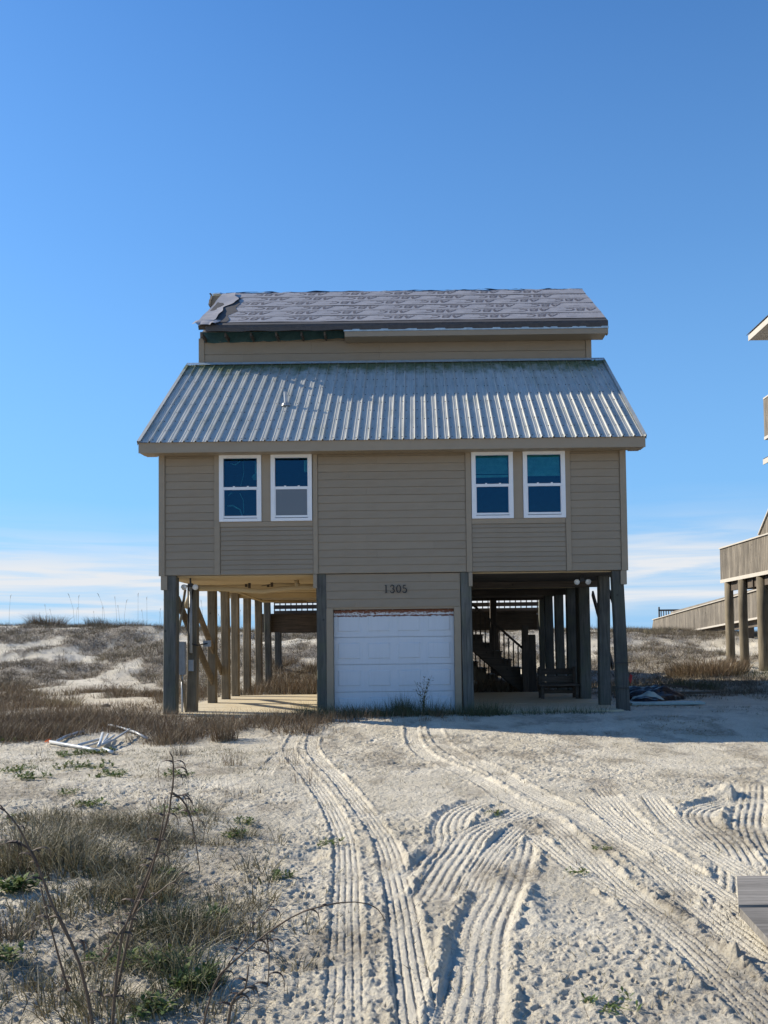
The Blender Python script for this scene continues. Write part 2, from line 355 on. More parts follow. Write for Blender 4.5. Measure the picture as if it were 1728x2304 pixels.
TRACKS = [  # ground tracks of the tyres: (points, half width, depth, lug period)
 ([(679,1643),(650,1683),(668,1719),(719,1781),(752,1835),(773,1889),(779,1962),(777,2045),(777,2153),(773,2298),(770,2420)], .088, .022, .03),
 ([(712,1647),(701,1680),(723,1716),(763,1756),(806,1810),(846,1864),(871,1907),(886,1962),(904,2045),(914,2117),(925,2189),(936,2262),(946,2330),(952,2420)], .092, .026, .03),
 ([(925,1640),(933,1672),(969,1705),(1030,1730),(1095,1763),(1146,1800),(1200,1828),(1255,1868),(1302,1911),(1345,1955),(1417,2019),(1490,2076),(1544,2117),(1598,2168),(1652,2218),(1730,2290),(1850,2400)], .118, .026, .035),
 ([(972,1640),(994,1672),(1048,1705),(1103,1727),(1157,1759),(1200,1784),(1273,1822),(1345,1864),(1417,1911),(1490,1962),(1526,1996),(1598,2056),(1670,2110),(1730,2158),(1860,2260)], .118, .026, .035),
 ([(1132,1795),(1075,1806),(1030,1829),(1012,1858),(1014,1894),(993,1936),(938,1985)], .16, .03, .03),
 ([(1185,1822),(1140,1845),(1092,1862),(1060,1885),(1040,1915),(1010,1955),(985,2000),(960,2040)], .14, .022, .03),
 ([(1166,1885),(1160,1918),(1127,2005),(1090,2075),(1074,2150),(1066,2225),(1052,2301),(1040,2400)], .15, .038, .032),
 ([(1691,1762),(1688,1802),(1680,1853),(1698,1900),(1735,1943),(1790,2000)], .15, .03, .035),
 ([(1655,1800),(1600,1812),(1566,1831),(1578,1860),(1627,1895),(1652,1940),(1655,1990),(1652,2060)], .155, .03, .035),
 ([(1352,1770),(1403,1831),(1454,1882),(1495,1915)], .11, .018, .03),
 ([(1320,1790),(1362,1832),(1420,1877),(1490,1920),(1560,1965),(1640,2020),(1720,2085)], .09, .016, .03),
 ([(1452,2060),(1380,2010),(1300,1960),(1230,1905),(1180,1870)], .07, .012, .03),
 ([(1352,1770),(1310,1772),(1270,1778),(1230,1775)], .12, .02, .03),
 ([(1200,1840),(1150,1880),(1108,1925),(1075,1975),(1050,2030)], .10, .02, .03),
 ([(640,1690),(610,1720),(590,1760)], .09, .012, .03),
 ([(1460,1790),(1500,1840),(1560,1890),(1640,1940),(1730,1990)], .10, .014, .03),
 ([(975,1722),(952,1732),(935,1746)], .11, .018, .03),
]
def smooth_line(pts, step=.05):
    P = np.array(pts, float); out_ = []
    for i in range(len(P)-1):
        p0 = P[max(i-1, 0)]; p1 = P[i]; p2 = P[i+1]; p3 = P[min(i+2, len(P)-1)]
        n_ = max(3, int(np.linalg.norm(p2-p1)/step/3))
        for j in range(n_):
            u = j/n_; out_.append(.5*((2*p1)+(-p0+p2)*u+(2*p0-5*p1+4*p2-p3)*u*u+(-p0+3*p1-3*p2+p3)*u**3))
    out_.append(P[-1]); return np.array(out_)
def track_field(X, Y):
    """per vertex: summed height of the tyre marks and how far they have smoothed the sand"""
    H = np.zeros_like(X); S = np.zeros_like(X)
    for ti, (pp, hw, dep, lug) in enumerate(TRACKS):
        pit = .060 if hw > .13 else .0415
        ln = smooth_line([tuple(gr(a, b))[:2] for a, b in pp]); reach = hw*2.4
        lo = ln.min(0)-reach; hi = ln.max(0)+reach
        idx = np.where((X > lo[0]) & (X < hi[0]) & (Y > lo[1]) & (Y < hi[1]))[0]
        x = X[idx]; y = Y[idx]; bd = np.full(len(idx), 9.); bs = np.zeros(len(idx)); acc = 0
        for i in range(len(ln)-1):
            a = ln[i]; b_ = ln[i+1]; d = b_-a; Ln = np.hypot(*d)
            if Ln < 1e-6: continue
            near = np.where((x > min(a[0], b_[0])-reach) & (x < max(a[0], b_[0])+reach) & (y > min(a[1], b_[1])-reach) & (y < max(a[1], b_[1])+reach))[0]
            if len(near):
                xx = x[near]-a[0]; yy = y[near]-a[1]; t_ = np.clip((xx*d[0]+yy*d[1])/Ln**2, 0, 1)
                ex = xx-t_*d[0]; ey = yy-t_*d[1]; dd = np.hypot(ex, ey)*np.sign(ex*d[1]-ey*d[0]+1e-12)
                m_ = np.abs(dd) < np.abs(bd[near]); q = near[m_]; bd[q] = dd[m_]; bs[q] = acc+t_[m_]*Ln
            acc += Ln
        u = bd/hw; au = np.abs(u); inside = 1-ss(.92, 1.1, au)
        fade = ss(0, .25, bs)*(1-ss(acc-.3, acc, bs))*np.clip(.62+.7*vnoise(bs*2.2, bs*0+ti, 77)+.45*fbm(x*3, y*3, 3, 78), .4, 1.15)
        j = bd+(.0024 if pit < .05 else .006)*np.sign(np.sin(bs*2*math.pi/lug))+.004*fbm(x*14, y*14, 2, 33)                      # the lugs nick the grooves
        groove = np.exp(-((((j/pit)+10.5) % 1.0)-.5)**2/((.009 if pit < .05 else .014)+.0014*np.clip(y-4, 0, 12)))*np.clip(.35+1.3*vnoise(x*6, y*6, 15), .3, 1.15)
        lugs = np.sin(bs*2*math.pi/lug+np.sign(u)*1.2)*(au > .45)
        h = inside*(-dep*.32-(.0125 if pit < .05 else .021 if ti in (7, 8) else .0145)*groove+(.0022 if pit < .05 else .0035)*lugs)
        h = h+(.50*dep)*np.exp(-((au-1.30)/.20)**2)*np.clip(-.35+2.2*vnoise(x*11, y*11, 5)+1.2*fbm(x*40, y*40, 2, 6), 0, 2.2)
        H[idx] = np.where(inside*fade > .5, h*fade, H[idx]*(1-inside*fade)+h*fade); S[idx] = np.maximum(S[idx], inside*fade)
    return H, S
PACK = []
def ground_h(X, Y, fine=True):
    z = base_h(X, Y)
    if not fine: return z
    H, S = track_field(X, Y); PACK.append(S)
    tread = 1-.74*S; nearm = 1-ss(18, 30, Y)
    rough = (.45+.75*ss(-.35, .35, fbm(X/1.6, Y/1.6, 3, 51)))*tread
    calm = 1-.6*ss(-.2, -.05, X+1.9)*0
    z = z+rough*(-.009*pits(X/.30, Y/.26, 100)-.006*pits(X/.12+9, Y/.09, 140)-.010*pits(X/.055+3, Y/.06, 160)+.011*fbm(X/.20, Y/.20, 3, 61)+.013*fbm(X/.05, Y/.055, 3, 71))*(1-.35*ss(18, 30, Y))
    z = z+nearm*.0035*fbm(X/.03, Y/.03, 2, 81)*(1-.6*S)
    # churned ridges beside the swerving tracks, and three scooped hollows
    for px, py, rx, ry, hgt in ((1120,1985,.08,.33,.035),(1195,2040,.09,.42,.045),(1172,1945,.10,.16,.04),(1000,2150,.06,.20,.032),(950,1935,.13,.16,.05),(1470,1920,.16,.18,.05),(1630,1790,.20,.22,.09),(1640,1850,.10,.10,.05)):
        c_ = gr(px, py); d2 = ((X-c_.x)/rx)**2+((Y-c_.y)/ry)**2; z = z+hgt*np.exp(-d2)*(.7+.6*vnoise(X*14, Y*14, 91))*(1-.5*S)
    for px, py, rx, ry, hgt in ((1640,1768,.17,.22,-.12),(690,1925,.12,.12,-.07),(590,1915,.14,.10,-.03),(150,2060,.45,.30,-.13),(110,2200,.2,.15,-.05),(1600,1700,.5,.3,-.03)):
        c_ = gr(px, py); d2 = ((X-c_.x)/rx)**2+((Y-c_.y)/ry)**2; z = z+hgt*np.exp(-d2)
    return z+H*nearm
def weed_density(X, Y):
    """where dead weeds cover the sand (0..1)"""
    n1 = .7*fbm(X/2.6, Y/3.4, 4, 201)+.75*fbm(X/.8, Y/1.5, 4, 207); n2 = fbm(X/7, Y/5, 3, 221)
    d = ss(.10, .26, n1*.85+n2*.8+.19)*ss(21, 25, Y)                # dunes behind
    d = np.where(X > 4.6, d*.9*ss(.06, .32, n1*.8+n2-.03), d)
    d = np.maximum(d, ss(37, 40, Y+1.2*n1)*(1-ss(52, 56, Y))*ss(-.25, .1, n1+.16))   # ridge
    band = ss(-1.6, -2.2, X+.3*n1)*ss(14.9, 15.8, Y+1.1*n1+.10*(X+6)-.55*ss(-4, -2, X))*(1-ss(19.3, 21.5, Y+1.5*n1+.25*(X+5)))
    band = band*(1-ss(-5.0, -4.7, X)*ss(16.9, 17.5, Y+.4*n1)); d = np.maximum(d, band*(.5+.5*ss(-.25, .1, n1)))
    d = np.maximum(d, .9*ss(-3, -3.6, X)*ss(-5.0, -5.6, X)*ss(19, 20, Y)*(1-ss(24, 27, Y))*ss(.05, .3, n1+.1))
    under = ss(-5.4, -5.0, X)*(1-ss(1.0, 1.6, X))*ss(24.7, 25.4, Y)*(1-ss(31, 34, Y)); d = np.maximum(d, under*.9)
    return d*(1-ss(62, 75, Y))
# ---------------------------------------------------------------- ground sheet
def lin(a, b, n): return np.linspace(a, b, n, endpoint=False)
rows = [lin(-900, -20, 6), lin(-20, 0, 8), lin(0, 2.9, 10)]
yy = 2.9; rr = []
while yy < 17: rr.append(yy); yy *= 1.00245
while yy < 60: rr.append(yy); yy *= 1.0075
while yy < 120: rr.append(yy); yy *= 1.04
rr += [150, 250, 401, 900, 2500, 6000]
rows = np.concatenate(rows+[np.array(rr)])
uc = np.concatenate([np.array([-600, -120, -40, -15, -6, -3, -2, -1.4, -1.1, -.9]), lin(-.78, -.50, 70), lin(-.50, .42, 800), lin(.42, .66, 60), np.array([.66, .8, 1, 1.3, 2, 3, 6, 15, 40, 120, 600])])
spread = np.maximum(rows, 2.9)
X = (uc[None, :]*spread[:, None]); Yg = np.repeat(rows[:, None], len(uc), 1)
far = np.abs(uc) > 100
Xf = X.ravel(); Yf = Yg.ravel()
Z = np.zeros_like(Xf); act = (Yf > 2.5) & (Yf < 90) & (np.abs(Xf/np.maximum(Yf, 2.9)) < 7)
Z[act] = ground_h(Xf[act], Yf[act]); Z[~act] = base_h(Xf[~act], Yf[~act])
nr, nc = len(rows), len(uc)
ii = (np.arange(nr-1)[:, None]*nc+np.arange(nc-1)[None, :]).ravel()
F = np.stack([ii, ii+1, ii+nc+1, ii+nc], 1)
ground = npmesh('sand_ground', np.stack([Xf, Yf, Z], 1), F, M['sand'], smooth=True)
tag(ground, 'white sand with tyre tracks and footprints, rising to low dunes', kind='structure')
lt = np.clip(weed_density(Xf, Yf)*.95, 0, 1)*(Yf > 10)
lt = np.maximum(lt, .8*ss(-.8, -1.6, Xf)*(1-ss(7, 9, Yf))*ss(-.1, .4, fbm(Xf/.7, Yf/.7, 3, 301)))
lt = np.maximum(lt, .6*ss(-.02, .4, fbm(Xf/.5, Yf/.8, 4, 311))*(1-ss(16, 20, Yf)))
pk_ = np.zeros_like(Xf); pk_[act] = PACK[0]*(Yf[act] < 18); a_ = ground.data.attributes.new('packed', 'FLOAT', 'POINT'); a_.data.foreach_set('value', pk_.astype(np.float32))
a_ = ground.data.attributes.new('litter', 'FLOAT', 'POINT'); a_.data.foreach_set('value', lt.astype(np.float32))
sea = MB().add([(-6000, 100, -1.6), (6000, 100, -1.6), (6000, 9000, -1.6), (-6000, 9000, -1.6)], [(0, 1, 2, 3)])
m, t, n, l, b = newmat('sea_water'); b.inputs['Base Color'].default_value = (.03, .09, .13, 1); b.inputs['Roughness'].default_value = .15
bump(t, b, noise(t, mapped(t, (1, 1, 1)), .5, 6), .3, .6)
tag(sea.build('sea', m), 'strip of sea beyond the dunes', kind='structure')

# ---------------------------------------------------------------- the stilt house
house = empty('stilt_house', (0, 0, 0), 'tan two-storey beach house on timber posts with ribbed metal lower roof, numbered 1305', 'house')
HX0, HX1, FY, FZ = -5.24, 4.19, 18.2, 2.99
wall = MB().box(HX0+.02, HX1-.02, FY+.02, FY+.12, FZ, 3.97).box(HX0+.02, HX1-.02, FY+.02, FY+.12, 5.44, 5.62)
WX = [(-4.02, -3.17), (-2.98, -2.15), (1.07, 1.91), (2.11, 2.96)]
edges = [HX0+.02]+[e for w_ in WX for e in w_]+[HX1-.02]
wall.v, wall.f = [], []
wall.box(HX0+.02, HX1-.02, FY+.02, FY+.12, FZ, 4.06).box(HX0+.02, HX1-.02, FY+.02, FY+.12, 5.43, 5.75)
for i in range(0, len(edges), 2): wall.box(edges[i], edges[i+1], FY+.02, FY+.12, 4.06, 5.43)
for xa in (HX0+.02, HX1-.12): wall.prism([(FY+.12, FZ), (29.0, FZ), (29.0, 8.3), (21.6, 8.2), (FY+.12, 5.75)], xa, xa+.10, 'x')
wall.box(HX0+.02, HX1-.02, 29.0, 29.1, FZ, 8.3)
wall = wall.build('wall', M['trim'], house)
_sid = {}
def siding(parent, x0, x1, z0, z1, y, step, name='siding_board', mat='siding'):
    z = z0; i = 0
    while z < z1-.02:
        zt = min(z+step, z1); wide = x1-x0 > 2.2
        cuts = [x0, x0+(x1-x0)*(.22, .61, .40, .78, .33, .55)[i % 6], x1] if wide else [x0, x1]
        for xa, xb in zip(cuts[:-1], cuts[1:]):
          key = (round(xb-xa-(.003 if wide else 0), 3), round(zt-z, 3))
          if key not in _sid:
              L_, h_ = key; mb = MB()
              mb.prism([(-.016, 0.0), (-.016, .004), (-.004, h_-.0045), (.012, h_-.0045), (.012, 0.0)], 0, L_, 'x'); _sid[key] = mb.mesh(name)
          link(name, _sid[key], M[mat], parent, (xa, y, z+.003+random.uniform(-.001, .001)))
        z = zt; i += 1
siding(wall, -5.115, -4.125, FZ, 5.42, FY, .158)
siding(wall, -2.035, .945, FZ, 5.42, FY, .158)
siding(wall, 3.065, 4.06, FZ, 5.42, FY, .158)
siding(wall, -4.005, -2.135, FZ, 3.95, FY, .098)
siding(wall, 1.065, 2.955, FZ, 3.95, FY, .098)
# side walls: shallow boards out of the camera's view keep the same look
for z in np.arange(FZ, 5.4, .158):
    pass
def trim(x0, x1, z0, z1, y0=FY-.035, y1=FY+.02, name='trim_board', parent=None, mat='trim'):
    return MB().box(x0, x1, y0, y1, z0, z1).build(name, M[mat], parent or wall)
trim(HX0, -5.12, FZ-.01, 5.42, FY-.04); trim(4.065, HX1, FZ-.01, 5.42, FY-.04)
for a, b_ in ((-4.12, -4.01), (-2.13, -2.04), (.95, 1.06), (2.96, 3.06)): trim(a, b_, FZ-.004, 5.41)
for a, b_ in ((-4.005, -2.135), (1.065, 2.955)):
    trim(a, b_, 3.955, 4.055, FY-.022)
trim(-3.165, -2.985, 4.06, 5.43, FY-.022); trim(1.915, 2.105, 4.06, 5.43, FY-.022)
trim(HX0, HX1, 5.435, 5.56, FY-.03)
# windows
def window(x0, x1, z0, z1, idx):
    fw = .085
    f_ = MB()
    for a in ((x0, x0+fw, z0, z1), (x1-fw, x1, z0, z1), (x0+fw, x1-fw, z1-fw, z1), (x0+fw, x1-fw, z0, z0+.06)):
        f_.box(a[0], a[1], FY-.05, FY+.03, a[2], a[3])
    wd = f_.build('window', M['white'], house)
    zm = z0+(z1-z0)*.49
    s_ = MB().box(x0+fw, x1-fw, FY-.035, FY+.01, zm-.028, zm+.028).box(x0+fw, x1-fw, FY-.03, FY+.012, z0+.075, z0+.115)
    s_.box(x0+fw, x0+fw+.014, FY-.03, FY+.01, z0+.115, zm-.028).box(x1-fw-.014, x1-fw, FY-.03, FY+.01, z0+.115, zm-.028)
    s_.build('sash', M['white'], wd)
    for k in (.35, .68): MB().box(x0+(x1-x0)*k-.02, x0+(x1-x0)*k+.02, FY-.042, FY-.03, zm+.028, zm+.045).build('latch', M['white'], wd)
    MB().box(x0+fw, x1-fw, FY+.012, FY+.018, zm+.02, z1-fw).build('pane', M['glass'], wd)
    MB().box(x0+fw, x1-fw, FY-.012, FY-.006, z0+.10, zm-.02).build('pane', M['glass'], wd)
    if idx == 1: MB().box(x0+fw+.01, x1-fw-.01, FY-.028, FY-.025, z0+.10, zm-.03).build('insect_screen', M['screen'], wd, label='grey insect screen over the lower half')
    if idx >= 2:
        zb = z1-fw-(.38 if idx == 2 else .36)
        for q in range(14): MB().box(x0+fw+.01, x1-fw-.01, FY+.06, FY+.075, z1-fw-.026*(q+1), z1-fw-.026*q-.006).build('blind_slat', M['blind'], wd)
        MB().box(x0+fw+.01, x1-fw-.01, FY+.05, FY+.08, zb-.06, zb-.01).build('blind_rail', M['blind'], wd)
    if idx == 0:
        c_ = MB().tube([(x0+.16, FY+.3, z1-.12), (x0+.26, FY+.28, z1-.16), (x0+.37, FY+.28, z1-.08)], .012, 6)
        c_.tube([(x0+.43, FY+.25, z1-.1), (x0+.44, FY+.25, z1-.35), (x0+.38, FY+.25, zm+.1)], .006, 6)
        c_.tube([(x0+.1, FY+.25, z0+.36), (x0+.22, FY+.25, z0+.37), (x0+.36, FY+.25, z0+.28), (x0+.42, FY+.25, z0+.12)], .014, 6)
        c_.tube([(x0+.12, FY+.25, zm-.1), (x0+.2, FY+.25, zm-.03)], .014, 6).tube([(x0+.36, FY+.25, zm-.05), (x0+.43, FY+.25, zm-.2), (x0+.44, FY+.25, z0+.2)], .008, 6)
        c_.build('hanging_cable', M['blind'], wd)
        g_ = MB(); pr = [(.001, .0), (.05, .012), (.075, .06), (.06, .115), (.02, .14)]
        g_.tube([(x1-fw-.09, FY+.3, z1-.48+p[1]) for p in pr], [p[0] for p in pr], 12); g_.box(x1-fw-.10, x1-fw-.03, FY+.28, FY+.31, z1-.35, z1-.1)
        g_.build('globe_lamp', M['lamp'], wd, smooth=False)
    if idx == 1: MB().box(x1-fw-.1, x1-fw-.01, FY+.2, FY+.22, z1-.34, z1-.09).build('notice', M['blind'], wd)
for i, (a, b_) in enumerate(WX): window(a, b_, 4.06, 5.43, i)
room = MB().add([(HX0+.13, FY+.13, 3.02), (HX1-.13, FY+.13, 3.02), (HX1-.13, 22, 3.02), (HX0+.13, 22, 3.02), (HX0+.13, FY+.13, 5.74), (HX1-.13, FY+.13, 5.74), (HX1-.13, 22, 5.74), (HX0+.13, 22, 5.74)],
   [(0, 1, 2, 3), (4, 7, 6, 5), (3, 2, 6, 7), (0, 3, 7, 4), (1, 5, 6, 2)])
room.build('room_lining', M['interior'], house)
# lower roof ------------------------------------------------------------------
RX0, RX1 = -5.53, 4.50; EY, EZ = 17.75, 5.60; TY, TZ = 21.55, 8.31
SL = math.atan2(TZ-EZ, TY-EY); RL = math.hypot(TZ-EZ, TY-EY)
def lr(x, s, h=0.0): return (x, EY+s*math.cos(SL)-h*math.sin(SL), EZ+s*math.sin(SL)+h*math.cos(SL))
lo = MB()
lo.add([lr(RX0+.02, 0.03, -.03), lr(RX1-.02, .03, -.03), lr(RX1-.02, RL, -.03), lr(RX0+.02, RL, -.03), lr(RX0+.02, .03, -.012), lr(RX1-.02, .03, -.012), lr(RX1-.02, RL, -.012), lr(RX0+.02, RL, -.012)],
   [(0, 3, 2, 1), (4, 5, 6, 7), (0, 1, 5, 4), (1, 2, 6, 5), (2, 3, 7, 6), (3, 0, 4, 7)])
lroof = lo.build('lower_roof', M['dark_wood'], house)
MB().box(RX0+.005, RX1-.005, EY+.02, EY+.05, EZ-.21, EZ-.005).build('fascia', M['trim'], lroof)
# boxed soffit with clipped ends
MB().box(RX0+.10, RX1-.10, EY+.05, FY-.04, EZ-.195, EZ-.175).build('soffit', M['trim'], lroof)
for s_, x in ((1, RX0), (-1, RX1)):
    prof = [(EY+.05, EZ-.20), (EY+.05, EZ-.03), (TY, TZ-.05), (TY, TZ-.30), (EY+.5, EZ+.06), (FY-.02, EZ-.19)]
    MB().prism([(p[0], p[1]) for p in prof], x+.01*s_, x+.04*s_, 'x').build('rake_board', M['trim'], lroof)
    MB().prism([(EY+.05, EZ-.20), (FY+.02, EZ-.20), (FY+.02, EZ+.1), (EY+.05, EZ-.05)], x+.045*s_, x+.26*s_, 'x').build('eave_return', M['trim'], lroof)
nrib = 44; pitch = (RX1-RX0)/nrib
def roof_profile(n_):
    P = []
    for k in range(n_):
        o = k*pitch
        P += [(o+.0, .032), (o+.008, .032), (o+.020, .002), (o+.092, .0015), (o+.098, .0055), (o+.104, .0055), (o+.110, .0015), (o+.142, .0015), (o+.148, .0055), (o+.154, .0055), (o+.160, .0015), (o+pitch-.020, .002), (o+pitch-.008, .032)]
    P.append((n_*pitch, .032)); return P
prof = roof_profile(4)
segs = 14
for k in range(11):
    mb = MB(); x0 = RX0+k*4*pitch
    for j in range(segs+1):
        s_ = RL*j/segs+(-.02 if j == 0 else 0)
        for (u, h) in prof:
            wob_ = .0022*math.sin(s_*2.3+(x0+u)*3.1)+.0018*math.sin(s_*5.1+(x0+u)*7.7)
            mb.v.append(lr(x0+u+.0015, s_, h+wob_+.0018*(k % 2)))
    m_ = len(prof)
    for j in range(segs):
        for i in range(m_-1): a = j*m_+i; mb.f.append((a, a+1, a+m_+1, a+m_))
    mb.build('roof_panel', M['metal'], lroof)
sc = MB()
for r_ in range(10):
    s_ = .10+r_*(RL-.35)/9
    for k in range(nrib):
        for off in (.051, .2):
            if off > .1 and (k+r_) % 2: continue
            c_ = Vector(lr(RX0+k*pitch+off, s_+random.uniform(-.02, .02), .006)); sc.v_ = 0
            a = [c_+Vector((math.cos(q)*.011, math.sin(q)*.011*math.cos(SL), math.sin(q)*.011*math.sin(SL)))+Vector((0, -.004, .006)) for q in (0, 1.05, 2.1, 3.14, 4.19, 5.24)]
            bt = [p-Vector((0, -.006, .009)) for p in a]
            sc.add(a+bt, [(0, 1, 2, 3, 4, 5)]+[(i, 6+i, 6+(i+1) % 6, (i+1) % 6) for i in range(6)])
sc.build('roof_screws', M['screw'], lroof, kind='stuff')
for s_, x in ((1, RX0-.012), (-1, RX1+.012)):
    MB().add([lr(x, -.02, .036), lr(x+.07*s_, -.02, .040), lr(x+.07*s_, RL, .040), lr(x, RL, .036), lr(x, -.02, -.06), lr(x, RL, -.06)], [(0, 1, 2, 3), (0, 3, 5, 4)]).build('rake_flashing', M['metal'], lroof)
MB().add([lr(RX0, RL-.10, .042), lr(RX1, RL-.10, .042), lr(RX1, RL+.03, .05), lr(RX0, RL+.03, .05), (RX0, TY+.04, TZ+.12), (RX1-.3, TY+.04, TZ+.12)], [(0, 1, 2, 3)]).build('top_flashing', M['flash'], lroof)
vp = Vector(lr(-2.82, 1.90, 0))
MB().tube([vp+Vector((0, 0, -.05)), vp+Vector((-.008, 0, .12)), vp+Vector((-.02, 0, .30))], [.045, .042, .036], 12).build('vent_pipe', M['plastic'], lroof, label='white plastic vent pipe through the metal roof')
MB().tube([vp+Vector((0, -.01, -.02)), vp+Vector((0, -.01, .035)), vp+Vector((0, 0, .06))], [.11, .085, .046], 12).build('pipe_boot', M['meter'], lroof)
# upper wall ------------------------------------------------------------------
UY = 21.62
uw = MB().box(-5.24, 4.20, UY+.02, UY+.12, 8.0, 9.15).prism([(UY+.12, 8.0), (29, 8.0), (29, 8.5), (24.25, 10.8), (UY+.12, 9.15)], -5.24, -5.14, 'x').prism([(UY+.12, 8.0), (29, 8.0), (29, 8.5), (24.25, 10.8), (UY+.12, 9.15)], 4.10, 4.20, 'x').build('upper_wall', M['trim'], house)
siding(uw, -5.13, -.9, 8.28, 8.93, UY, .30); siding(uw, -.897, 4.075, 8.28, 8.93, UY, .30)
MB().box(-5.26, -5.13, UY-.035, UY+.02, 8.2, 8.97).build('trim_board', M['trim'], uw)
MB().box(4.08, 4.21, UY-.035, UY+.02, 8.2, 8.95).build('trim_board', M['trim'], uw)
# house wrap where the soffit has been torn away
mb = MB(); xs = np.linspace(-5.20, -1.75, 24)
for i, x in enumerate(xs):
    tt = i/23; mb.v += [(x, UY-.022-.01*math.sin(i*1.7), 8.86+.08*tt**1.6+.012*math.sin(i*2.1)), (x, UY-.03, 9.12)]
for i in range(23): mb.f.append((2*i, 2*i+2, 2*i+3, 2*i+1))
mb.build('house_wrap', M['ply_teal'], uw)
# upper roof ------------------------------------------------------------------
UE, UZ = 21.12, 9.12; USL = math.atan2(11.07-UZ, 24.2-UE); UL = math.hypot(11.07-UZ, 24.2-UE)
UX0, UX1 = -5.18, 4.50
def ur(x, s, h=0.0): return (x, UE+s*math.cos(USL)-h*math.sin(USL), UZ+s*math.sin(USL)+h*math.cos(USL))
up = MB().add([ur(UX0+.02, .0, -.10), ur(UX1, .0, -.10), ur(UX1, UL, -.10), ur(UX0+.02, UL, -.10), ur(UX0+.02, .0, 0), ur(UX1, .0, 0), ur(UX1, UL, 0), ur(UX0+.02, UL, 0)],
   [(0, 3, 2, 1), (4, 5, 6, 7), (0, 1, 5, 4), (1, 2, 6, 5), (2, 3, 7, 6), (3, 0, 4, 7)])
uroof = up.build('upper_roof', M['dark_wood'], house)
def mem_h(x, s_, k): return .016+.006*(k % 2)+.010*float(fbm(np.array([x*1.5]), np.array([s_*1.8+k]), 2, 400)[0])
def cloth(name, x0, x1, s0, s1, h, mat, amp=.006, nx=90, ns=8, k=0, ragged=0.0, parent=None, curl=None):
    V = []; 
    for j in range(ns+1):
        for i in range(nx+1):
            x = x0+(x1-x0)*i/nx; s_ = s0+(s1-s0)*j/ns
            rg = ragged*(float(vnoise(np.array([s_*2.2]), np.array([k*3.3]), 9)[0])-.5)
            if ragged: x = x+rg*(i/nx)
            dz = (mem_h(x, s_, k)-h) if name == 'membrane_strip' else amp*float(fbm(np.array([x*2.2]), np.array([s_*3.1+k]), 3, 400)[0])*2
            c_ = curl(i/nx, j/ns) if curl else 0
            V.append(ur(x, s_, h+dz+c_))
    F_ = [(j*(nx+1)+i, j*(nx+1)+i+1, (j+1)*(nx+1)+i+1, (j+1)*(nx+1)+i) for j in range(ns) for i in range(nx)]
    o = MB().add(V, F_).build(name, M[mat], parent or uroof, smooth=True); return o
cloth('eave_strip', -4.95, UX1+.02, -.02, .30, .008, 'felt', .003, 60, 3)
mb = MB(); xs = np.linspace(-4.98, UX1+.02, 70)
for i, x in enumerate(xs):
    d_ = .006*math.sin(i*1.3)+.004*math.sin(i*3.7); mb.v += [(x, UE-.03+d_, 8.965+.01*math.sin(i*.9)*(x < -1.7)), (x, UE-.035+d_, 9.06), (x, UE-.015, 9.125)]
for i in range(69): mb.f += [(3*i, 3*i+3, 3*i+4, 3*i+1), (3*i+1, 3*i+4, 3*i+5, 3*i+2)]
mb.build('eave_strip', M['felt'], uroof)
strip_s = [.28, .86, 1.42, 1.98, 2.54, 3.10, UL]
for k in range(6): cloth('membrane_strip', -4.98+.02*k, UX1+.01-.003*k, strip_s[k]-.05, strip_s[k+1], .016+.004*(5-k)*0+.006*(k % 2)+.004*k*0, 'membrane', .006, 110, 6, k)
for k in range(6): cloth('seam', -4.9, UX1, strip_s[k]-.056, strip_s[k]-.040, .026, 'felt', .004, 110, 1, k)
cloth('torn_membrane', -5.22, -4.78, .28, UL-.12, .03, 'membrane', .010, 10, 26, 9, .32, curl=lambda u, v: .03*u*u+.012*math.sin(v*9))
cloth('torn_membrane', -5.28, -4.66, -.10, .34, .05, 'membrane', .03, 12, 8, 12, .25, curl=lambda u, v: .05*math.sin(u*3.1)-.12*(1-v)*(abs(u-.5) < .3)*.5)
cloth('loose_underlay', -5.16, -4.55, .25, UL-.6, .026, 'felt', .004, 8, 20, 15, .3)
# ridge: ragged dark edge with a pale strip folded over it
cloth('ridge_strip', -5.15, UX1+.01, UL-.04, UL+.07, .03, 'tarp', .03, 140, 2, 21)
rs = MB(); 
for i in range(141):
    x = -5.55+(UX1+5.55)*i/140; z = 11.10+.012*math.sin(i*.7)+.015*random.random(); rs.v += [(x, 24.22, z-.03), (x, 24.30, z+.035), (x, 24.5, z+.0)]
for i in range(140): rs.f += [(3*i, 3*i+3, 3*i+4, 3*i+1), (3*i+1, 3*i+4, 3*i+5, 3*i+2)]
rs.build('ridge_sheet', M['flash'], uroof)
# rear roof beyond the ridge, standing out past the left end
MB().prism([(24.28, 11.06), (24.28, 10.35), (29.4, 8.3), (29.4, 8.6)], -5.60, -5.15, 'x').build('rear_roof', M['trim'], house)
MB().prism([(24.28, 11.06), (24.28, 10.8), (29.4, 8.3), (29.4, 8.45)], -5.12, UX1, 'x').build('rear_roof', M['felt'], house)
mb = MB()
for i in range(13):
    z = 11.11-.72*i/12; x = -5.63+.03*math.sin(i*1.1)+.03*random.random(); mb.v += [(x, 24.24, z), (x+.05+.02*random.random(), 24.20, z)]
for i in range(12): mb.f.append((2*i, 2*i+1, 2*i+3, 2*i+2))
mb.build('torn_membrane', M['felt'], house)
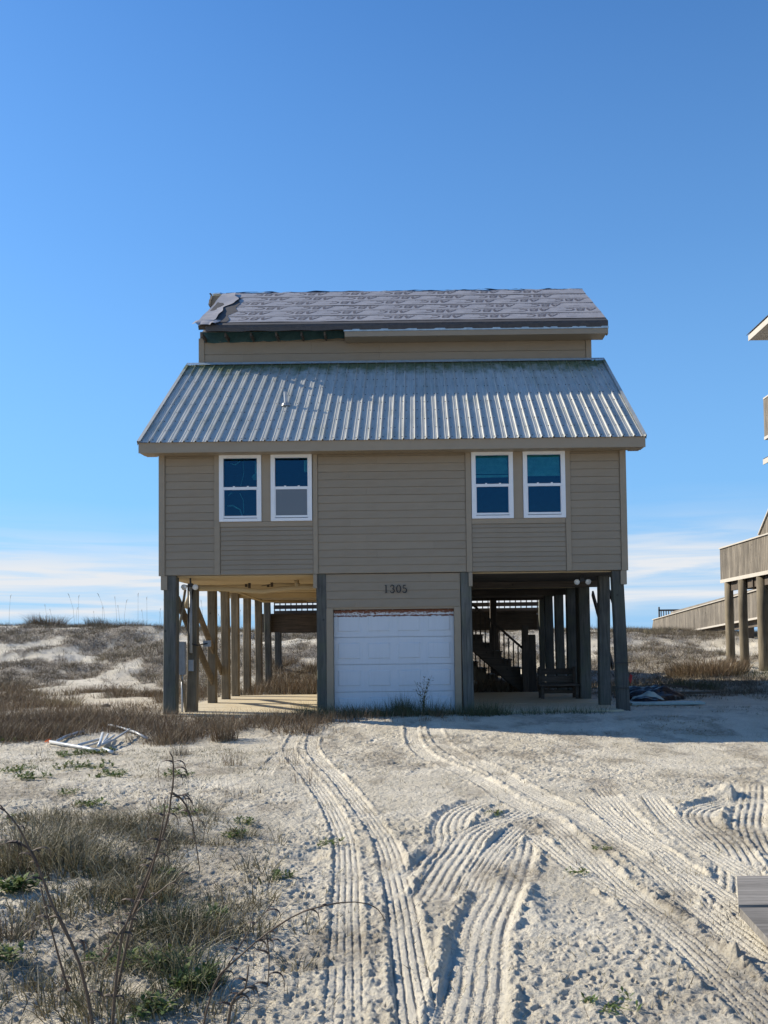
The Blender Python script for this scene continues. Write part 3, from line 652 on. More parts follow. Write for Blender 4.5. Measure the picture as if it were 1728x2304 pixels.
# front fascia, kept only to the right
trim(-1.70, UX1+.02, 8.81, 8.93, UE-.012, UE+.02, 'fascia', uroof)
MB().box(-1.72, UX1+.03, UE-.028, UE+.02, 8.935, 8.985).build('drip_edge', M['flash'], uroof)
MB().box(-1.70, UX1-.02, UE+.02, UY-.04, 8.812, 8.83).build('soffit', M['trim'], uroof)
MB().prism([(UE+.0, 8.80), (UE+.12, 8.80), (24.2, 10.88), (24.2, 11.02), (UE+.0, 8.95)], UX1-.005, UX1+.02, 'x').build('rake_board', M['trim'], uroof)
for x in (-5.1, -4.55, -3.95, -3.35, -2.75, -2.2):
    MB().box(x, x+.04, UE+.06, UY-.03, 8.87, 8.96).build('rafter_tail', M['dark_wood'], uroof)
# printed lettering on the underlayment
_av, _af = [], []
def stroke2(pts, w_):
    P = [Vector(p) for p in pts]; n_ = len(P); b0 = len(_av)
    for i in range(n_):
        d = (P[min(i+1, n_-1)]-P[max(i-1, 0)]).normalized(); q = Vector((-d.y, d.x))*w_/2; _av.extend([tuple(P[i]+q), tuple(P[i]-q)])
    for i in range(n_-1): _af.append((b0+2*i, b0+2*i+1, b0+2*i+3, b0+2*i+2))
def arc2(cx, cy, rx, ry, a0, a1, n_=8): return [(cx+rx*math.cos(math.radians(a0+(a1-a0)*i/n_)), cy+ry*math.sin(math.radians(a0+(a1-a0)*i/n_))) for i in range(n_+1)]
stroke2([(.04, 0), (.34, .72)], .13); stroke2([(.36, .72), (.62, 0)], .17); stroke2([(.18, .22), (.50, .22)], .10)
stroke2([(.84, 0), (.84, .72)], .16); stroke2([(.90, .67)]+arc2(1.08, .54, .14, .13, 90, -90)+[(.90, .40)], .10); stroke2([(.90, .37)]+arc2(1.10, .21, .17, .16, 90, -90)+[(.90, .05)], .11)
stroke2(arc2(1.78, .36, .30, .30, 48, 312, 12), .14)
tv = np.array(_av); tv[:, 0] += .22*tv[:, 1]; tf = _af
tv = tv-tv.min(0); tw, th = tv.max(0)
lt_ = MB()
for r_ in range(6):
    sb = strip_s[r_]+.08
    off = [0.35, .22, .58, .1, .5, .3][r_]
    for k in range(-1, 10):
        cx0 = -5.0+off+k*1.155
        def put(vs2, fs2, x_off, s_off, sx=1, sy=1):
            # the roll lies turned round: print reads upside down
            vs_ = [(cx0+x_off-p[0]*sx, sb+s_off-p[1]*sy) for p in vs2]
            if min(v[0] for v in vs_) < -4.85 or max(v[0] for v in vs_) > UX1-.03 or max(v[1] for v in vs_) > UL-.04: return
            lt_.add([ur(x, s_, mem_h(x, s_, r_)+.0028) for x, s_ in vs_], fs2)
        kk = .80/tw
        put(tv, tf, 0, .33, kk, .38)
        q4 = lambda a, b_, c_, d: [(a, b_), (c_, b_), (c_, d), (a, d)]
        put(q4(-.04, 0, .90, .008), [(0, 1, 2, 3)], 0, .385); put(q4(-.04, 0, -.03, .05), [(0, 1, 2, 3)], 0, .385); put(q4(.89, 0, .90, .05), [(0, 1, 2, 3)], 0, .385)
        for q in range(9): put(q4(.0+.09*q, 0, .04+.09*q, .014), [(0, 1, 2, 3)], 0, .365)
        put(q4(-.16, 0, -.42, .014), [(0, 1, 2, 3)], 0, .06)
if lt_.v: lt_.build('printed_lettering', M['felt_print'], uroof, kind='stuff', label='dark letters ABC printed in rows, upside down')
# underside of the floor ------------------------------------------------------
MB().box(.9, HX1-.04, FY+.12, 29.0, FZ-.04, FZ-.031).build('ceiling', M['dark_wood'], house, label='ceiling under the right-hand part of the floor, coloured dark for the shade there')  # dark sheet under the cream ceiling: the shade right of the garage, as colour
ceil_ = MB().box(HX0+.03, HX1-.03, FY+.13, 29.0, FZ-.03, FZ-.005).build('ceiling', M['soffit'], house, label='cream painted plywood under the floor')
for y0, dz in ((20.9, .16), (24.4, .16), (28.85, .09)):
    MB().box(HX0+.05, -1.93, y0, y0+.12, FZ-dz, FZ-.042).build('floor_beam', M['soffit'], house)
    MB().box(.89, HX1-.05, y0, y0+.12, FZ-dz-.02, FZ-.042).build('floor_beam', M['dark_wood'], house)  # right-hand beams coloured darker than the left ones to stand for shade
for y in (22.2, 23.4, 25.6, 26.8): MB().box(HX0+.05, HX1-.05, y, y+.04, FZ-.055, FZ-.032).build('ceiling_batten', M['soffit'], house)
pz = FZ-.19
MB().tube([(-5.0, 19.3, pz-.42), (-4.86, 19.25, pz-.10), (-4.72, 19.2, pz), (-4.1, 19.3, pz-.03), (-3.4, 19.5, pz-.08), (-2.9, 19.5, pz-.02), (-2.0, 19.5, pz+.02), (-1.9, 19.5, pz+.02)], .055, 10).build('drain_pipe', M['soffit'], house, smooth=True)
MB().tube([(-2.65, 19.5, pz), (-2.65, 19.5, FZ-.03)], .05, 10).build('drain_pipe', M['soffit'], house, smooth=True)
MB().tube([(-4.2, 21, FZ-.2), (-4.2, 24, FZ-.26), (-3.2, 25.5, FZ-.24)], .03, 8).build('drain_pipe', M['soffit'], house, smooth=True)
for x, y, d_ in ((-3.95, 20.6, .07), (-3.82, 20.3, .13), (-3.5, 20.9, .06), (-3.3, 20.2, .10)):
    MB().box(x-.03, x+.03, y-.012, y+.012, FZ-.03-d_, FZ-.031).build('pipe_hanger', M['dark_wood'], house)
MB().tube([(-3.55, 20.3, FZ-.10), (-3.2, 20.2, FZ-.05), (-2.7, 20.4, FZ-.045)], .008, 5).build('loose_cable', M['black'], house)
# posts -----------------------------------------------------------------------
def post(x, y, w_, z0, z1, mat='post', lean=(0, 0), name='post', parent=None, flare=0.0):
    mb = MB(); h = w_/2; c = .014; n_ = 9
    ring = [(-h+c, -h), (h-c, -h), (h, -h+c), (h, h-c), (h-c, h), (-h+c, h), (-h, h-c), (-h, -h+c)]
    ph = random.random()*6
    for k in range(n_+1):
        t_ = k/n_; s_ = 1+flare*(1-t_)**3; dx = lean[0]*(1-t_)+.006*math.sin(ph+t_*5); dy = lean[1]*(1-t_)
        for (a, b_) in ring: mb.v.append((a*s_+dx+random.uniform(-.0015, .0015), b_*s_+dy, z0+(z1-z0)*t_))
    for k in range(n_):
        for i in range(8): j = (i+1) % 8; mb.f.append((k*8+i, k*8+j, (k+1)*8+j, (k+1)*8+i))
    mb.f.append(tuple(range(7, -1, -1))); mb.f.append(tuple(n_*8+i for i in range(8)))
    return mb.build(name, M[mat], parent or house, loc=(x, y, 0))
TOP = FZ-.008
post(-5.035, 18.33, .255, -.3, TOP, 'post', (.0, 0)); post(-1.99, 18.31, .20, -.3, TOP, 'post', (.01, 0)); post(.92, 18.31, .215, -.3, TOP, 'post', (.05, 0)); post(3.985, 18.33, .225, -.3, TOP, 'post', (.10, 0), flare=.12)
for a, b_ in ((-5.20, -5.075), (-2.14, -2.065), (.985, 1.06), (4.04, 4.16)):
    MB().box(a, b_, FY-.03, FY+.1, FZ-.29, FZ-.012).build('post_cleat', M['trim'], house)
post(-4.74, 18.95, .205, -.3, FZ-.15, 'post_tan', (-.03, 0))
for i, y in enumerate((21.6, 23.0, 24.3, 26.0, 27.7, 29.4)):
    post(-4.98+.03*random.random(), y, .20, -.3, TOP, 'post_tan' if i < 5 else 'post', (random.uniform(-.02, .05), 0))
post(-4.95, 31.6, .22, -.3, 2.1, 'post')
for i, y in enumerate((19.45, 21.5, 22.3, 24.0, 25.6, 27.6, 29.2)):
    post(3.93+random.uniform(-.05, .05), y, [.235, .26, .26, .24, .24, .25, .24][i], -.3, TOP, 'post', (random.uniform(-.02, .04), 0))
for x, y in ((-1.9, 24.2), (-1.9, 29.3), (.9, 24.2), (2.35, 29.2), (-1.0, 31.6), (2.6, 31.5)): post(x, y, .21, -.3, 2.0 if y > 30 else TOP, 'dark_wood_z')
# bracing
def plank(a, b_, w_, th_, mat='post_tan', name='brace', up=(1, 0, 0)): return MB().beam(a, b_, w_, th_, up).build(name, M[mat], house)
plank(at(400, 1352, 18.55), at(478, 1532, 21.5), .24, .04, 'brace'); plank(at(440, 1362, 19.15), at(498, 1510, 22.9), .22, .04, 'brace')
plank((4.10, 19.6, FZ-.35), (4.14, 18.5, 1.7), .09, .04, 'dark_wood_z'); plank((4.08, 21.4, FZ-.3), (4.1, 19.4, 1.0), .14, .04, 'dark_wood_z')
MB().tube([(-4.86, 18.75, FZ-.25), (-4.93, 18.75, 2.25), (-5.02, 18.75, 1.75), (-4.96, 18.76, 1.1), (-4.84, 18.78, .1)], .028, 8).build('bent_conduit', M['post_tan'], house, smooth=True)
MB().tube([(-4.70, 18.80, FZ-.2), (-4.80, 18.78, 2.2), (-4.82, 18.78, 1.9), (-4.76, 18.79, 1.62), (-4.62, 18.8, 1.58), (-4.45, 19, 1.62)], .014, 6).build('loose_cable', M['black'], house, smooth=True)
MB().tube([(-4.76, 18.80, FZ-.2), (-4.755, 18.80, 1.42)], .032, 10).build('conduit', M['meter'], house, smooth=True)
MB().box(-5.005, -4.86, 18.70, 18.83, .98, 1.66).build('meter_box', M['meter'], house, label='grey electric meter box on the post')
MB().box(-4.80, -4.70, 18.76, 18.835, 1.05, 1.28).build('junction_box', M['meter'], house)
MB().tube([(-4.93, 18.76, .98), (-4.93, 18.76, .0)], .022, 8).build('conduit', M['plastic'], house, smooth=True)
MB().box(-4.55, -4.39, 18.98, 19.05, 1.55, 1.68).build('junction_box', M['meter'], house)
for z in (1.12, .62): MB().box(3.86, 4.20, 18.175, 18.19, z, z+.012).build('strap', M['black'], house)
# floodlights
def flood(x, y, z, parent):
    mb = MB().box(x-.05, x+.05, y-.03, y+.05, z-.02, z+.05).tube([(x, y, z+.04), (x, y, FZ-.02)], .02, 8)
    o = mb.build('floodlight', M['black'], parent, label='twin floodlight under the front edge of the floor')
    for s_ in (-1, 1):
        c_ = Vector((x+s_*.105, y-.04, z-.02)); d = Vector((s_*.35, -1, -.35)).normalized()
        MB().tube([c_-d*.07, c_-d*.03, c_+d*.02, c_+d*.05, c_+d*.062], [.022, .036, .058, .060, .03], 14).build('lamp_bulb', M['lamp'], o, smooth=True)
flood(-4.70, 18.55, 2.80, house); flood(3.36, 18.75, 2.82, house)
# garage ----------------------------------------------------------------------
gw = MB().box(-1.89, -1.752, FY+.05, FY+.15, -.1, FZ-.01).box(.682, .815, FY+.05, FY+.15, -.1, FZ-.01).box(-1.752, .682, FY+.05, FY+.15, 2.262, FZ-.01)
gw.box(-1.92, -1.84, FY+.15, 28.6, -.1, FZ-.21).box(.80, .88, FY+.15, 28.6, -.1, FZ-.21).box(-1.84, .80, 28.52, 28.6, -.1, FZ-.21)  # unseen side and back walls, carried further back to block the sun
gwall = gw.build('garage_wall', M['trim'], house)
siding(gwall, -1.885, .81, 2.30, 2.975, FY+.04, .169)
for a, b_ in ((-1.888, -1.755), (.685, .813)): MB().box(a, b_, FY+.02, FY+.048, -.1, 2.29).build('door_jamb', M['trim'], gwall)
gdoor = MB().box(-1.752, .682, FY+.20, FY+.22, .0, 2.262).build('garage_door', M['garage'], house, label='white sectional garage door, rusty along its top edge')
gh = (2.255-.05)/4
for k in range(4):
    z0 = .05+k*gh; mb = MB(); x0, x1 = -1.748, .678; yf = FY+.165
    mb.box(x0, x1, yf, FY+.198, z0+.004, z0+gh-.006)
    pw = (x1-x0)/4
    for q in range(4):
        a, b_ = x0+q*pw+.075, x0+(q+1)*pw-.075; c0, c1 = z0+.115, z0+gh-.115
        mb.add([(a, yf, c0), (b_, yf, c0), (b_, yf, c1), (a, yf, c1), (a+.022, yf-.011, c0+.018), (b_-.022, yf-.011, c0+.018), (b_-.022, yf-.011, c1-.018), (a+.022, yf-.011, c1-.018)],
               [(0, 1, 5, 4), (1, 2, 6, 5), (2, 3, 7, 6), (3, 0, 4, 7), (4, 5, 6, 7)])
        # pressed groove round each raised field
        mb.box(a-.016, b_+.016, yf-.0035, yf, c1+.012, c1+.020).box(a-.016, b_+.016, yf-.0035, yf, c0-.020, c0-.012)
    mb.build('door_section', M['garage'], gdoor)
# house number 1305
def ribbon(pts, wid, y, th_, mb):
    P = [Vector((p[0], p[1])) for p in pts]; n_ = len(P); b0 = len(mb.v)
    for i in range(n_):
        d = (P[min(i+1, n_-1)]-P[max(i-1, 0)]).normalized(); nn_ = Vector((-d.y, d.x))*wid[i]/2
        for yy_ in (y, y+th_):
            mb.v.append((P[i].x+nn_.x, yy_, P[i].y+nn_.y)); mb.v.append((P[i].x-nn_.x, yy_, P[i].y-nn_.y))
    for i in range(n_-1):
        a = b0+4*i; mb.f += [(a, a+1, a+5, a+4), (a+2, a+6, a+7, a+3), (a, a+4, a+6, a+2), (a+1, a+3, a+7, a+5)]
    mb.f += [(b0, b0+2, b0+3, b0+1), (b0+4*n_-4, b0+4*n_-3, b0+4*n_-1, b0+4*n_-2)]
def arc(cx, cy, rx, ry, a0, a1, n_=12): return [(cx+rx*math.cos(math.radians(a0+(a1-a0)*i/n_)), cy+ry*math.sin(math.radians(a0+(a1-a0)*i/n_))) for i in range(n_+1)]
NX, NZ, NH = -.715, 2.585, .165; ny = FY+.002
def digit(pl, ox):
    mb = MB()
    for pts, wd_ in pl: ribbon([(NX+ox+p[0]*NH, NZ+p[1]*NH) for p in pts], [q*NH for q in wd_], ny, .010, mb)
    mb.build('house_number', M['black'], gwall)
digit([([(.22, 0.02), (.22, .96)], [.13, .13]), ([(.05, .02), (.39, .02)], [.05, .05]), ([(.06, .90), (.22, .94)], [.05, .09])], 0)
a1_ = arc(.27, .74, .21, .22, 160, -80); a2_ = arc(.27, .27, .25, .25, 88, -155)
digit([(a1_, [.06+.07*math.sin(i/12*math.pi) for i in range(13)]), (a2_, [.05+.09*math.sin(i/12*math.pi) for i in range(13)]), ([(.08, .80), (.10, .72)], [.10, .10]), ([(.04, .16), (.08, .22)], [.10, .10])], .115)
a3_ = arc(.30, .49, .24, .46, 0, 360, 28)
digit([(a3_, [.055+.09*abs(math.cos(math.radians(i*360/28))) for i in range(29)])], .24)
digit([(arc(.25, .30, .25, .28, 118, -155, 14), [.05+.09*math.sin(i/14*math.pi) for i in range(15)]), ([(.13, .50), (.11, .90)], [.06, .06]), ([(.10, .90), (.42, .92)], [.13, .09]), ([(.03, .16), (.07, .20)], [.10, .10])], .365)
# slab ------------------------------------------------------------------------
slabw = -5.3
slab = empty('concrete_slab', (0, 0, 0)); slab.parent = house
xs_ = [-5.3, -1.95, .95, 4.0]; ys_ = [17.95, 20.1, 22.3, 24.55]
for i in range(3):
    for j in range(3):
        MB().box(xs_[i]+.006, xs_[i+1]-.006, ys_[j]+.006, ys_[j+1]-.006, -.25, .205+random.uniform(-.004, .004)).build('slab_panel', M['concrete'], slab)
# rear deck, its railing and the stairs --------------------------------------
dk = empty('rear_deck', (0, 0, 0)); dk.parent = house
MB().box(-5.15, 3.8, 29.55, 29.67, 1.96, 2.52).build('deck_beam', M['dark_wood'], dk)
MB().box(-5.15, 4.3, 32.2, 32.3, 1.96, 2.52).build('deck_beam', M['dark_wood'], dk)
for y in np.arange(29.45, 32.2, .15): MB().box(-5.2, 4.3, y, y+.14, 2.525, 2.56).build('deck_plank', M['dark_wood'], dk)
for z0, z1 in ((2.57, 2.75), (2.81, 2.95), (3.01, 3.18), (3.26, 3.42), (3.5, 3.6)): MB().box(-5.2, 4.3, 32.2, 32.24, z0, z1).build('railing_board', M['dark_wood'], dk)
for i in range(49): MB().box(-5.2+i*.195, -5.165+i*.195, 32.245, 32.28, 2.56, 3.55).build('baluster', M['dark_wood_z'], dk)
def stairs(x_top, z_top, x_bot, z_bot, y0, y1, n_, rail, mat, nm='staircase'):
    st_ = empty(nm, (0, 0, 0)); st_.parent = house
    dx = (x_bot-x_top)/n_; dz = (z_top-z_bot)/n_
    for yy_ in (y0, y1):
        mb = MB()
        pr = [(x_top, z_top)]
        for k in range(n_): pr += [(x_top+(k+1)*dx, z_top-k*dz), (x_top+(k+1)*dx, z_top-(k+1)*dz)]
        pr += [(x_bot, z_bot-.28), (x_bot-.2, z_bot-.28), (x_top, z_top-.42)]
        # sawn stringer as stacked quads
        for k in range(n_):
            xa, xb = x_top+k*dx, x_top+(k+1)*dx; zt_ = z_top-k*dz; la = z_top-k*dz-.42; lb = z_top-(k+1)*dz-.42
            mb.prism([(xa, la), (xb, lb), (xb, zt_), (xa, zt_)], yy_, yy_+.05, 'y')
        mb.build('stringer', M[mat], st_)
    for k in range(n_):
        xa = x_top+k*dx; MB().box(xa-.02, xa+dx+.03, y0-.02, y1+.07, z_top-k*dz+.002, z_top-k*dz+.04).build('step', M[mat], st_)
        for q in (.25, .75): MB().box(xa+dx*q-.018, xa+dx*q+.018, y0-.06, y0-.022, z_top-k*dz-.1, z_top-(k+q)*dz+rail-.05).build('baluster', M['dark_wood_z'], st_)
    MB().beam((x_top, y0-.04, z_top+rail), (x_bot, y0-.04, z_bot+rail), .09, .06).build('handrail', M[mat], st_)
    return st_
stairs(.95, 2.20, 3.0, .35, 25.0, 26.1, 8, .85, 'dark_wood')
stairs(.7, 1.52, 2.55, .12, 28.0, 29.0, 7, .9, 'post_tan')
post(3.02, 24.9, .24, -.2, 1.75, 'dark_wood_z', (.05, 0), name='newel_post'); post(2.85, 24.8, .17, -.2, 2.0, 'dark_wood_z', (0, 0), name='newel_post')

# ---------------------------------------------------------------- things under and round the house
bench = empty('wooden_bench', (3.2, 22.0, .11), 'dark slatted timber bench standing on the slab beside the right-hand posts', 'bench')
def bb(x0, x1, y0, y1, z0, z1, nm): MB().box(x0-3.2, x1-3.2, y0-22, y1-22, z0, z1-(.0)).build(nm, M['dark_wood'], bench)
for z in (.80, .62, .47): bb(2.82, 3.74, 21.98, 22.02, z-.14, z, 'back_slat')
for y in (21.45, 21.6, 21.75): bb(2.80, 3.76, y, y+.12, .40, .435, 'seat_slat')
for x in (2.84, 3.66):
    for y in (21.5, 21.93): bb(x, x+.07, y, y+.07, .1, .40 if y < 21.9 else .84, 'leg')
bb(2.84, 3.73, 21.9, 21.93, .2, .28, 'stretcher')

# right-hand rubbish: tarp, board, sticks
def crumple(name, c, rx, ry, hgt, mat, k, label, cat, nx=46, ny_=34):
    gx, gy = np.meshgrid(np.linspace(-1, 1, nx), np.linspace(-1, 1, ny_)); x = gx.ravel()*rx; y = gy.ravel()*ry
    r = np.sqrt(gx.ravel()**2+gy.ravel()**2)
    rimn = .85+.25*fbm(gx.ravel()*1.6+k, gy.ravel()*1.6, 3, k)
    e = np.clip(1-r/rimn, 0, 1)
    z = hgt*np.sqrt(e)*(.55+.9*np.abs(fbm(x*1.8+k, y*2.4, 3, k+5)))+np.where(e > 0, .012, -.25)
    ridg = .035*(1-np.abs(fbm(x*3.2, y*5, 2, k+2))*3)*(e > 0.02)*np.minimum(1, e*4)
    z = z+ridg
    i_ = (np.arange(ny_-1)[:, None]*nx+np.arange(nx-1)[None, :]).ravel()
    V = np.stack([x+c[0], y+c[1], z+float(base_h(c[0], c[1]))], 1); F_ = np.stack([i_, i_+1, i_+nx+1, i_+nx], 1)
    keep = (e[F_].max(1) > 0); o = npmesh(name, V, F_[keep], M[mat], smooth=True); tag(o, label, cat); return o
P_ = gr(1445, 1570); crumple('black_tarp', (at(1462, 1560, 22.6).x, 22.6), 1.05, .95, .42, 'tarp', 3, 'crumpled black plastic tarp heaped on the sand right of the house', 'tarp')
crumple('rubbish_bag', (at(1458, 1580, 20.75).x, 20.75), .52, .3, .20, 'tarp', 8, 'low black bag lying in front of the crumpled tarp on a pale board', 'bag')
crumple('crumpled_sheet', (at(1458, 1565, 21.4).x, 21.4), .46, .25, .24, 'sheet', 13, 'small crumpled pale green sheet between the black tarp and black bag', 'plastic sheet')
a = gr(1420, 1590, .03); b_ = gr(1580, 1585, .03)
tag(MB().beam((a.x-.2, 20.35, .16), (at(1580, 1583, 20.35).x, 20.35, .16), .45, .05).build('pale_board', M['sheet']), 'pale green flat board lying under the black bag on the shaded sand', 'board')
def stick(name, pts, r, mat, label, cat, n=6):
    o = MB().tube(pts, r, n).build(name, M[mat], smooth=True); return tag(o, label, cat)
a = gr(1500, 1572, .1); b_ = gr(1615, 1570, .06)
tag(MB().beam((a.x, a.y, .24), (b_.x, b_.y, .20), .16, .06).build('dark_board', M['dark_wood']), 'long dark board pointing right from the tarp heap, lower of the two', 'board')
a = gr(1490, 1560, .1); b_ = gr(1555, 1562, .06)
tag(MB().beam((a.x, a.y, .34), (b_.x, b_.y, .24), .14, .06).build('dark_board', M['dark_wood']), 'short dark board sticking out behind the tarp heap, upper of the two', 'board')
fl = empty('marker_flag', (at(1417, 1515, 26).x, 26, .2), 'small red marker tape tied to a thin stake right of the corner post', 'flag')
MB().tube([(0, 0, -.2), (0, 0, .42)], .01, 5).build('stake', M['dark_wood_z'], fl)
MB().add([(0, -.01, .40), (.07, -.01, .36), (.05, -.01, .2), (.01, -.015, .12), (-.04, 0, .25)], [(0, 1, 2, 3, 4)]).build('tape', M['red'], fl)

# white pipes on the left
def gp(px, py, z=.04):
    p = gr(px, py, 0); return (p.x, p.y, float(base_h(p.x, p.y))+z)
pipes = [
 ([(112,1677),(150,1683),(195,1690),(222,1697)], .035, 'thick white plastic pipe lying left to right with orange tape at its left end'),
 ([(128,1676),(150,1668),(176,1663),(190,1662)], .03, 'grey-white curved pipe behind the orange tape, farthest left of the heap'),
 ([(175,1684),(200,1678),(225,1673)], .03, 'dull grey pipe lying flat in the middle of the heap'),
 ([(183,1689),(205,1683),(226,1677)], .022, 'thin grey pipe just in front of the dull grey one'),
 ([(222,1690),(226,1680),(231,1667)], .035, 'white pipe pointing steeply up at the middle of the fan, leftmost of the fan'),
 ([(230,1688),(236,1678),(243,1669)], .025, 'white pipe of the fan second from the left'),
 ([(230,1689),(243,1679),(257,1671)], .025, 'white pipe of the fan third from the left'),
 ([(230,1690),(255,1680),(292,1663)], .024, 'longest rightmost pipe of the fan, reaching toward the brown weeds'),
 ([(232,1692),(243,1696),(252,1700)], .035, 'short white pipe end with dark open mouth in front of the fan'),
 ([(245,1652),(275,1656),(305,1662),(332,1670)], .03, 'long white pipe lying behind the heap at the edge of the brown weeds')]
for i, (pp, r_, lab) in enumerate(pipes):
    pts = [gp(*q, .04+.0) for q in pp]
    if 4 <= i <= 7: pts = [(q[0], q[1], q[2]+.03+.01*(i-4)) for q in pts]
    o = stick('plastic_pipe', pts, r_*.72, 'plastic', lab, 'pipe', 10); o['group'] = 'plastic pipes lying on the sand'
p = Vector(gp(107, 1682, .03)); mb = MB()
for k in range(7): mb.add([p+Vector((random.uniform(-.06, .06), random.uniform(-.03, .03), random.uniform(0, .12))) for _ in range(3)], [(0, 1, 2)])
tag(mb.build('marker_tape', M['orange']), 'scrap of orange tape at the left end of the thick white pipe', 'tape')
for px, py, rr_, lab in ((238, 1606, .13, 'grey rounded stone half hidden in brown weeds left of the house'), (75, 1645, .13, 'grey stone at the front edge of the brown weeds far left')):
    c_ = Vector(gp(px, py, 0)); gx = [c_+Vector((rr_*math.cos(a)*math.cos(e)*random.uniform(.85, 1.1), rr_*.8*math.sin(a)*math.cos(e)*random.uniform(.85, 1.1), rr_*.7*math.sin(e))) for e in (-.3, .25, .75, 1.2) for a in np.linspace(0, 2*math.pi, 11)[:-1]]
    mb = MB(); mb.v = [tuple(q) for q in gx]; mb.f = [(r*10+k, r*10+(k+1) % 10, (r+1)*10+(k+1) % 10, (r+1)*10+k) for r in range(3) for k in range(10)]+[tuple(30+k for k in range(10))]
    tag(mb.build('stone', M['stone'], smooth=True), lab, 'stone')

# weathered boards at the lower right edge
bw = empty('wooden_step', (2.2, 5.2, 0), 'weathered grey plank step on the sand at the lower right edge', 'step')
def slabp(pp, z1, th_, nm):
    q = [gr(x, y, z1) for x, y in pp]; mb = MB(); mb.prism([(p.x-2.2, p.y-5.2) for p in q], z1-th_, z1, 'z'); return mb.build(nm, M['plank'], bw)
slabp([(1658, 1971), (1850, 1968), (1870, 2034), (1662, 2036)], .13, .045, 'plank')
slabp([(1664, 2042), (1900, 2040), (1960, 2125), (1738, 2122)], .12, .045, 'plank')
for x_ in (1700, 1800): slabp([(x_, 1985), (x_+40, 1985), (x_+70, 2100), (x_+25, 2100)], .07, .12, 'bearer')

# ---------------------------------------------------------------- neighbour's house
nb = empty('neighbour_house', (0, 0, 0), 'neighbouring raised house at the right edge with grey-brown board decks on round posts', 'house')
NXL, NYE = 10.9, 32.7
z0b = at(1632, 1312, NYE).z; z1b = at(1624, 1234, NYE).z
mb = MB().box(12.6, 24, 14, 28, z0b, 12.4); mb.build('wall', M['deck_board'], nb)
yb = np.arange(27.0, NYE, .145)
for y in yb: MB().box(NXL, NXL+.022, y+.004, y+.135, z0b+.06, z1b-.03).build('deck_board', M['deck_board'], nb)
for x in np.arange(NXL+.03, 14, .145): MB().box(x, x+.13, NYE, NYE+.022, z0b+.06, z1b-.03).build('deck_board', M['deck_board'], nb)
MB().box(NXL-.03, NXL-.002, 20, NYE+.05, z0b, z0b+.12).build('deck_rim', M['cream'], nb)
MB().box(NXL-.05, NXL+.10, 20, NYE+.06, z1b-.025, z1b+.02).build('top_rail', M['cream'], nb)
MB().box(NXL+.03, 14, 20, NYE-.02, z0b+.02, z0b+.10).build('deck_floor', M['dark_wood'], nb)
MB().box(NXL+.15, NXL+.25, 20, NYE-.1, z0b-.30, z0b+.01).build('deck_beam', M['dark_wood'], nb)
for y in (31.3, 29.9): MB().box(NXL+.1, 14, y, y+.1, z0b-.30, z0b-.02).build('deck_beam', M['dark_wood'], nb)
def rpost(x, y, r_, z0, z1, nm='post'):
    o = MB().tube([(0, 0, z0), (.008, 0, z0+(z1-z0)*.35), (-.006, 0, z0+(z1-z0)*.7), (0, 0, z1)], [r_*1.05, r_, r_*.98, r_*.97], 16).build(nm, M['post_tan'], nb, smooth=True, loc=(x, y, 0)); return o
rpost(at(1642, 1400, 32.3).x, 32.3, .155, -.4, z0b-.01); rpost(at(1673, 1400, 30.7).x, 30.7, .15, -.4, z0b-.01); rpost(at(1718, 1400, 29.2).x, 29.2, .19, -.4, z0b-.01); rpost(14, 32.2, .16, -.4, z0b-.02); rpost(11.1, 26.5, .16, -.4, z0b)
# stair side rising toward the viewer
ya, yb_ = 28.9, 25.5; mb = MB(); 
for y in np.arange(25.5, 28.9, .145):
    hh_ = (28.9-y)*.75; MB().box(NXL-.001, NXL+.021, y+.004, y+.135, z1b+.021, z1b+.05+hh_).build('stair_side_board', M['deck_board'], nb)
MB().beam((NXL+.01, 28.95, z1b+.06), (NXL+.01, 25.5, z1b+.06+3.4*.75), .12, .045).build('stair_rail', M['cream'], nb)
# upper deck corner, lower eave, roof eave
y2 = 29.6; zt = at(1718, 897, y2).z; zb = at(1720, 983, y2).z; x2 = at(1718, 930, y2).x
for y in np.arange(24, y2, .145): MB().box(x2+.02, x2+.042, y+.004, y+.135, zb, zt-.03).build('deck_board', M['deck_board'], nb)
MB().box(x2, x2+.09, 20, y2+.02, zt-.028, zt+.02).build('top_rail', M['cream'], nb); MB().box(x2+.0, x2+.1, 20, y2+.02, zb-.10, zb-.003).build('deck_rim', M['cream'], nb)
MB().box(x2+.1, 13, 20, y2, zb-.1, zb-.02).build('deck_floor', M['dark_wood'], nb)
e1 = at(1719, 1036, 30.0); mb = MB().prism([(e1.x, e1.z-.09), (13, e1.z-.09), (13, e1.z+.8), (e1.x-.02, e1.z+.06)], 20, 30.0, 'y'); mb.build('lower_roof', M['shingle'], nb)
MB().box(e1.x-.03, e1.x-.003, 20, 30.02, e1.z-.14, e1.z+.03).build('fascia', M['cream'], nb)
e2 = at(1684, 762, 31.2); x3 = e2.x
MB().prism([(x3+.02, e2.z+.12), (14, e2.z+2.1), (14, e2.z+2.0), (x3+.04, e2.z+.02)], 14, 31.2, 'y').build('roof_deck', M['dark_wood'], nb)
MB().box(x3, x3+.03, 14, 31.22, e2.z-.08, e2.z+.13).build('fascia', M['cream'], nb)
MB().box(x3+.03, 13, 14, 31.15, e2.z-.08, e2.z-.05).build('soffit', M['cream'], nb)
for i, y in enumerate(np.arange(27.5, 31.2, .2)):
    MB().prism([(x3-.035, e2.z+.135), (x3+.45, e2.z+.46), (x3+.45, e2.z+.48), (x3-.035, e2.z+.16)], y+.005, y+.195, 'y').build('shingle', M['shingle'], nb)

